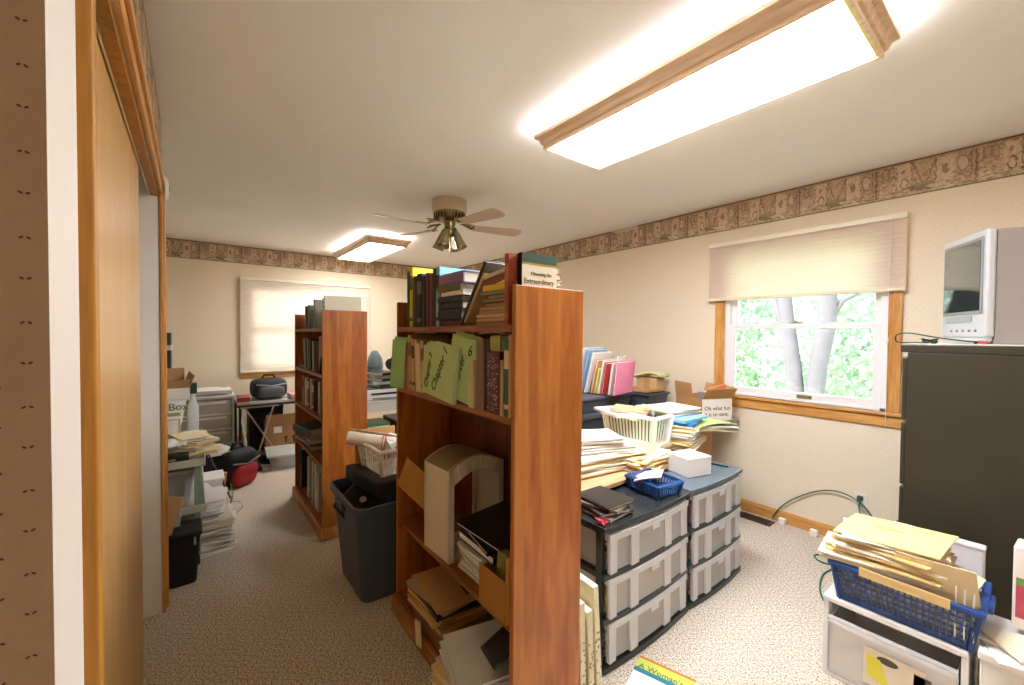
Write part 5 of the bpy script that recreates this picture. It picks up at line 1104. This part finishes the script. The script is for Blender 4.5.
bag('red and black backpack slumped on the carpet near the cart', (4.45, -.28, .0), (R(0), R(-8), R(40)), (.34, .24, .33), '#1a1a1c', '#b02431')
t = thing('cloth_heap', 'heap of black clothes behind the red backpack', 'clothes', (4.93, -.24, 0)); b = MB(); b.sheet(lambda u, v: (.5*(u-.5), .6*(v-.5), .22*max(0, math.sin(PI*u)*math.sin(PI*v))**.7+.025*math.sin(13*u+3*v)*math.sin(9*v)+.03), 18, 18, .02); b.build('fabric', mat('#131416', .95, bump=.3), t, smooth=True); MB().tube([(-.2, .1, .08), (-.25, .0, .05), (-.3, -.1, .03)], .012, 6).build('sleeve_edge', mat('#3a3c40', .8), t)
o = MB(); o.sheet(lambda u, v: (.16*(u-.5), .2*(v-.5), .06*math.sin(PI*u)*math.sin(PI*v)+.012*math.sin(16*u)), 10, 10, .006); o = o.build('white_cloth', mat('#e6e4e0', .8), smooth=True); tag(o, 'small white cloth lying on the red backpack', 'cloth'); o.location = (4.42, -.2, .3)
for k, (x, y, c, l) in enumerate([(4.95, -.62, '#1b1b1d', 'black shoe on the carpet left of the clear bin'), (5.05, -.5, '#232022', 'dark shoe beside the black clothes heap')]):
    t = thing('shoe', l, 'shoe', (x, y, .0), R(40+70*k)); b = MB(); pr = [(-.13, -.03), (-.05, -.042), (.06, -.048), (.12, -.03), (.14, 0), (.12, .03), (.06, .046), (-.05, .038), (-.13, .03)]; b.prism(pr, .002, .022, 'Z'); b.build('sole', mat('#3a3a3a', .7), t, bevel=.003)
    b = MB(); b.taper((-.13, .13, -.036, .036), .022, (-.12, .02, -.028, .028), .085); b.build('upper', mat(c, .6), t, bevel=.014)
for k, (p, q, l) in enumerate([((4.3, -.1, .34), (4.05, -.24, .01), 'thin dark pole leaning across the backpack beside the cart')]):
    o = MB().bar(p, q, .007).build('pole', mat('#3c3f3e', .4, .4)); tag(o, l, 'pole')
o = MB().box(-.05, .05, -.02, .02, 0, .2); o = o.build('carton_strip', KRAFT); tag(o, 'narrow tan carton standing left of the red backpack', 'carton'); o.location = (4.2, -.15, .002); o.rotation_euler = (0, R(-8), R(60))
t = thing('tripod', 'white tripod leg rod leaning beside the far corner chest', 'rod', (5.24, -.42, 0)); MB().bar((.07, .03, .66), (-.1, -.04, .008), .012).build('rod', WHITE, t); MB().lathe([(.016, 0), (.016, .03)], 12, 0, (.1, .03, .655)).build('rod_tip', GREY, t)
t.name = 'curtain_rod'

# ------------------------------------------------------------------ seen between the two bookcases: desk with office things
t = thing('office_desk', 'pale grey desk seen in the gap between the two bookcases', 'desk', (4.45, -1.95, 0)); DK2 = mat('#c9c8c2', .5)
MB().box(-.28, .6, -.7, .62, .645, .67).build('desktop', DK2, t, bevel=.004); MB().box(-.27, -.25, -.68, .6, .56, .645).build('modesty_panel', DK2, t)
for y in (-.66, .58): MB().box(-.26, .58, y-.02, y+.02, 0, .645).build('side_panel', mat('#3c3a38', .6), t)
t = thing('printer', 'white desktop printer on the desk between the bookcases', 'printer', (4.42, -1.62, .672)); MB().box(-.2, .22, -.25, .22, 0, .11).build('housing', mat('#e3e4e0', .4), t, bevel=.008); MB().box(-.23, -.19, -.18, .15, .02, .03).build('paper_tray', mat('#b9bab6', .4), t); MB().box(-.204, -.2, -.2, .17, .055, .075).build('output_slot', BLACK, t); MB().box(-.18, .2, -.23, .2, .11, .125).build('scanner_lid', mat('#2a3a34', .4), t, bevel=.004)
for k, (w, c, a, l) in enumerate([(.3, '#2d3832', 8, 'dark green binder lowest of the heap on the white printer'), (.28, '#d8d4c8', -12, 'pale magazine second on the white printer'), (.3, '#22282a', 15, 'black binder third on the white printer'), (.26, '#7d8478', -6, 'grey green folder fourth on the white printer'), (.27, '#1d1f1e', 20, 'black folder topmost on the white printer')]):
    binder(l, w, .24, .03, c, (4.4, -1.64, .798+.031*k), R(a))
t = thing('jug', 'blue grey ribbed water jug on the desk beside the printer heap', 'jug', (4.65, -1.64, .672)); MB().lathe([(.08, 0), (.085, .02), (.085, .36), (.075, .42), (.05, .47), (.03, .5)], 20).build('jug_body', mat('#6f8488', .3), t, smooth=True)
for z_ in (.1, .2, .3): MB().lathe([(.0855, z_), (.09, z_+.012), (.0855, z_+.024)], 20).build('rib', mat('#5a6c70', .3), t)
t = thing('desk_fan', 'small black round device standing at the back of the gap desk', 'device', (4.7, -1.86, .672)); MB().lathe([(.06, 0), (.06, .02), (.02, .04), (.02, .28)], 16).build('stand', BLACK, t); MB().lathe([(.07, -.02), (.08, 0), (.07, .02)], 20, 0, (0, 0, 0), Matrix.Translation((0, 0, .34)) @ Matrix.Rotation(PI/2, 4, 'Y')).build('head', mat('#26302e', .4), t, smooth=True)
t.name = 'microphone_stand'; t['label'] = 'small black round headed stand at the back of the gap desk'; t['category'] = 'stand'
t = thing('computer_tower', 'black computer tower under the desk between the bookcases', 'computer', (4.5, -1.85, 0)); MB().box(-.25, .2, -.1, .1, .01, .42).build('case', BLACKP, t, bevel=.005); MB().box(-.254, -.25, -.08, .08, .3, .33).build('drive_slot', GREY, t); MB().box(-.25, .2, -.09, .09, 0, .01).build('foot_rail', BLACK, t)
t = thing('recycling_bin', 'green and white bin under the desk beside the computer tower', 'bin', (4.5, -1.58, 0)); b = MB(); b.taper((-.13, .13, -.1, .1), .002, (-.15, .15, -.12, .12), .38); b.build('bin_body', mat('#dfe6dc', .4), t, bevel=.004); MB().box(-.152, .152, -.122, .122, .37, .4).build('rim', mat('#3a8a4e', .4), t, bevel=.004)

# ------------------------------------------------------------------ blue grey bin behind the near bookcase
t = thing('trash_bin', 'dark blue grey plastic bin filled to the rim beside the near bookcase', 'bin', (2.26, -.83, 0)); TB2 = mat('#465260', .4, var=.1, scale=5)
b = MB(); n = 28
def rr_(hx, hy, rad, z):
    out = []
    for cx, cy, a0 in ((hx-rad, hy-rad, 0), (-hx+rad, hy-rad, 90), (-hx+rad, -hy+rad, 180), (hx-rad, -hy+rad, 270)):
        for k in range(7): a = R(a0+15*k); out.append((cx+rad*math.cos(a), cy+rad*math.sin(a), z))
    return out
rings = [rr_(.20, .16, .05, .003), rr_(.245, .2, .055, .47), rr_(.262, .217, .06, .475), rr_(.262, .217, .06, .51), rr_(.25, .205, .055, .512), rr_(.238, .193, .05, .47), rr_(.195, .155, .045, .02)]
vs = [p for r_ in rings for p in r_]; m_ = 28; fs = [tuple(range(m_-1, -1, -1))]
for i in range(len(rings)-1): fs += [(i*m_+j, i*m_+(j+1) % m_, (i+1)*m_+(j+1) % m_, (i+1)*m_+j) for j in range(m_)]
fs.append(tuple(range((len(rings)-1)*m_, len(rings)*m_))); b.add(vs, fs); b.build('bin_body', TB2, t, bevel=.0)
for s in (-1, 1): MB().box(-.06, .06, s*.217-.012, s*.217+.012, .44, .485).build('grip', TB2, t, bevel=.006)
o = MB().box(-.0, .012, -.1, .1, -.2, .1).build('umbrella_case', mat('#3a3437', .5)); tag(o, 'flat dark case slanting into the left side of the bin', 'case'); o.location = (2.3, -.72, .42); o.rotation_euler = (R(-30), R(20), R(10))
b = MB(); b.bar((0, 0, 0), (.25, -.12, -.3), .018); o = b.build('cardboard_tube', mat('#7d766e', .6)); tag(o, 'grey tube poking out of the bin corner', 'tube'); o.location = (2.16, -.7, .5)
t = thing('case', 'black carrying case lying on the filled bin under the white basket', 'case', (2.3, -.88, .515), R(6)); MB().box(-.21, .2, -.16, .16, 0, .085).build('shell', mat('#1c1715', .5), t, bevel=.012); MB().tube([(-.215, -.04, .04), (-.24, -.04, .04), (-.24, .04, .04), (-.215, .04, .04)], .007, 8).build('carry_handle', BLACK, t)
basket('white square holed basket on the black case over the bin', (.3, .26), .14, '#e9e2d4', (2.28, -.9, .601), R(4), 9, 8, 3, .02, rim=.008, r0=.004)
b = MB(); 
for k in range(3):
    b.tube([(0, 0, 0), (.46, 0, 0)], .05-.012*k, 18)
t = thing('paper_roll', 'rolled newspaper with a red band lying across the white basket', 'paper roll', (2.42, -.7, .775), (0, R(9), R(-122)))
ro = MB()
def spiral(u, v):
    a = u*2*PI*2.2; r_ = .018+.03*u; return (.44*v, r_*math.cos(a), r_*math.sin(a))
ro.sheet(spiral, 48, 1, .0015); ro.build('rolled_sheet', mat('#e9dcc6', .7, var=.15, scale=20), t, smooth=True)
for xx in (.2, .215): MB().tube([(xx, .0495*math.cos(a), .0495*math.sin(a)) for a in [k*2*PI/20 for k in range(20)]], .0022, 6, 0, True).build('rubber_band', mat('#b0483a', .6), t)
o = MB(); o.sheet(lambda u, v: (.26*(u-.5), .2*(v-.5), .03*math.sin(9*u+2*v)*math.sin(7*v)+.03), 12, 12, .004); o = o.build('plastic_bag', mat('#d9dde2', .35), smooth=True); tag(o, 'crumpled pale plastic bag in the white basket over the bin', 'bag'); o.location = (2.25, -.97, .72)
o = MB().box(-.12, .12, -.01, .01, 0, .195).build('carton_flap', KRAFT); tag(o, 'tan carton piece standing at the back of the white basket', 'carton'); o.location = (2.46, -.87, .602); o.rotation_euler = (0, 0, R(92))

t = thing('shadow_filler', 'black crate added for the shadow under the far table beside the arrow carton', 'filler', (5.68, -.68, 0)); MB().box(-.15, .15, -.17, .17, .002, .5).build('filler_body', mat('#1a1918', .7), t, bevel=.006); MB().box(-.155, .155, -.175, .175, .48, .505).build('rim', mat('#242322', .6), t, bevel=.004)  # black filler added to stand in for the shadow under the table
# ------------------------------------------------------------------ garden outside
struct(MB().box(-14, 22, -26, W-.3, -.75, -.6).build('ground', mat('#9fae80', .9)))
BARK = mat('#5f585f', .9, var=.2, scale=6, bump=.3)
LEAF = bpy.data.materials.new('leaves'); LEAF.use_nodes = True
_nt = LEAF.node_tree; _nt.nodes.clear()
_o = nn(_nt, 'ShaderNodeOutputMaterial'); _d = nn(_nt, 'ShaderNodeBsdfDiffuse'); _t = nn(_nt, 'ShaderNodeBsdfTranslucent'); _m = nn(_nt, 'ShaderNodeMixShader'); _m.inputs[0].default_value = .4
_g = nn(_nt, 'ShaderNodeObjectInfo'); _q = nn(_nt, 'ShaderNodeTexNoise', Scale=.9, Detail=3.); _tc = nn(_nt, 'ShaderNodeTexCoord'); _nt.links.new(_tc.outputs['Object'], _q.inputs['Vector'])
_c = nn(_nt, 'ShaderNodeValToRGB'); _c.color_ramp.elements[0].position = .35; _c.color_ramp.elements[0].color = lin('#9db3a6'); _c.color_ramp.elements[1].position = .65; _c.color_ramp.elements[1].color = lin('#c3d2b8')
_nt.links.new(_q.outputs['Fac'], _c.inputs[0]); _nt.links.new(_c.outputs[0], _d.inputs[0]); _nt.links.new(_c.outputs[0], _t.inputs[0])
_nt.links.new(_d.outputs[0], _m.inputs[1]); _nt.links.new(_t.outputs[0], _m.inputs[2]); _nt.links.new(_m.outputs[0], _o.inputs[0])
def leaves(n, box, size, keep=lambda p: True, seed=1):
    r = random.Random(seed); b = MB(); vs = []; fs = []
    k = 0
    while k < n:
        p = Vector((r.uniform(*box[0]), r.uniform(*box[1]), r.uniform(*box[2])))
        if not keep(p): continue
        k += 1
        s = size*r.uniform(.6, 1.4); e = Euler((r.uniform(0, 6.3), r.uniform(0, 6.3), r.uniform(0, 6.3))).to_matrix()
        o = len(vs)
        for q in ((-s, 0, 0), (0, -s*.55, s*.12), (s, 0, 0), (0, s*.55, s*.12)): vs.append(tuple(p + e @ Vector(q)))
        fs.append((o, o+1, o+2, o+3))
    b.add(vs, fs); return b
def blob(cs):
    return lambda p: any((p-Vector(c)).length < rr for c, rr in cs)
rr = random.Random(4)
cs = [((rr.uniform(-6, 13), rr.uniform(-13.5, -11), rr.uniform(-.4, 4.6)), rr.uniform(.8, 1.5)) for _ in range(110)]
tag(leaves(46000, ((-7, 14), (-15, -9.7), (-.6, 6.)), .1, blob(cs), 3).build('hedge', LEAF), 'pale sunlit green shrubbery filling the view outside the right window', 'hedge', kind='stuff')
tr = thing('garden_tree', 'pale barked two stemmed tree just outside the right window', 'tree', (2.27, -7.6, -.6))
def limb(pts, rad, nm, par): 
    b = MB(); b.tube(pts, rad, 12); return b.build(nm, BARK, par, smooth=True)
limb([(.08, 0, -.05), (.1, 0, .9), (.16, 0, 1.5), (.25, .0, 2.1), (.33, 0, 2.8), (.5, .1, 4.4)], [.14, .12, .115, .11, .1, .08], 'trunk', tr)
limb([(-.08, .05, -.05), (-.12, .0, .9), (-.17, .0, 1.5), (-.27, .0, 2.2), (-.3, .1, 3.), (-.4, .1, 4.4)], [.14, .125, .12, .125, .11, .08], 'trunk', tr)
limb([(-.27, .0, 2.15), (-.45, .0, 2.5), (-.75, -.05, 2.7), (-1.05, 0, 2.55), (-1.25, 0, 2.3)], [.05, .04, .03, .025, .012], 'branch', tr)
limb([(.22, 0, 1.9), (.38, .0, 2.4), (.6, 0, 3.0)], [.1, .08, .06], 'branch', tr)
cs2 = [((2.35+rr.uniform(-2.2, 2.2), -7.6+rr.uniform(-1.2, 1.2), rr.uniform(3.6, 5.)), .8) for _ in range(14)]
o = leaves(2600, ((-.5, 5.5), (-9.6, -5.6), (2.7, 6)), .1, blob(cs2), 9).build('crown', LEAF, tr); o.location = (-2.35, 7.6, .6)
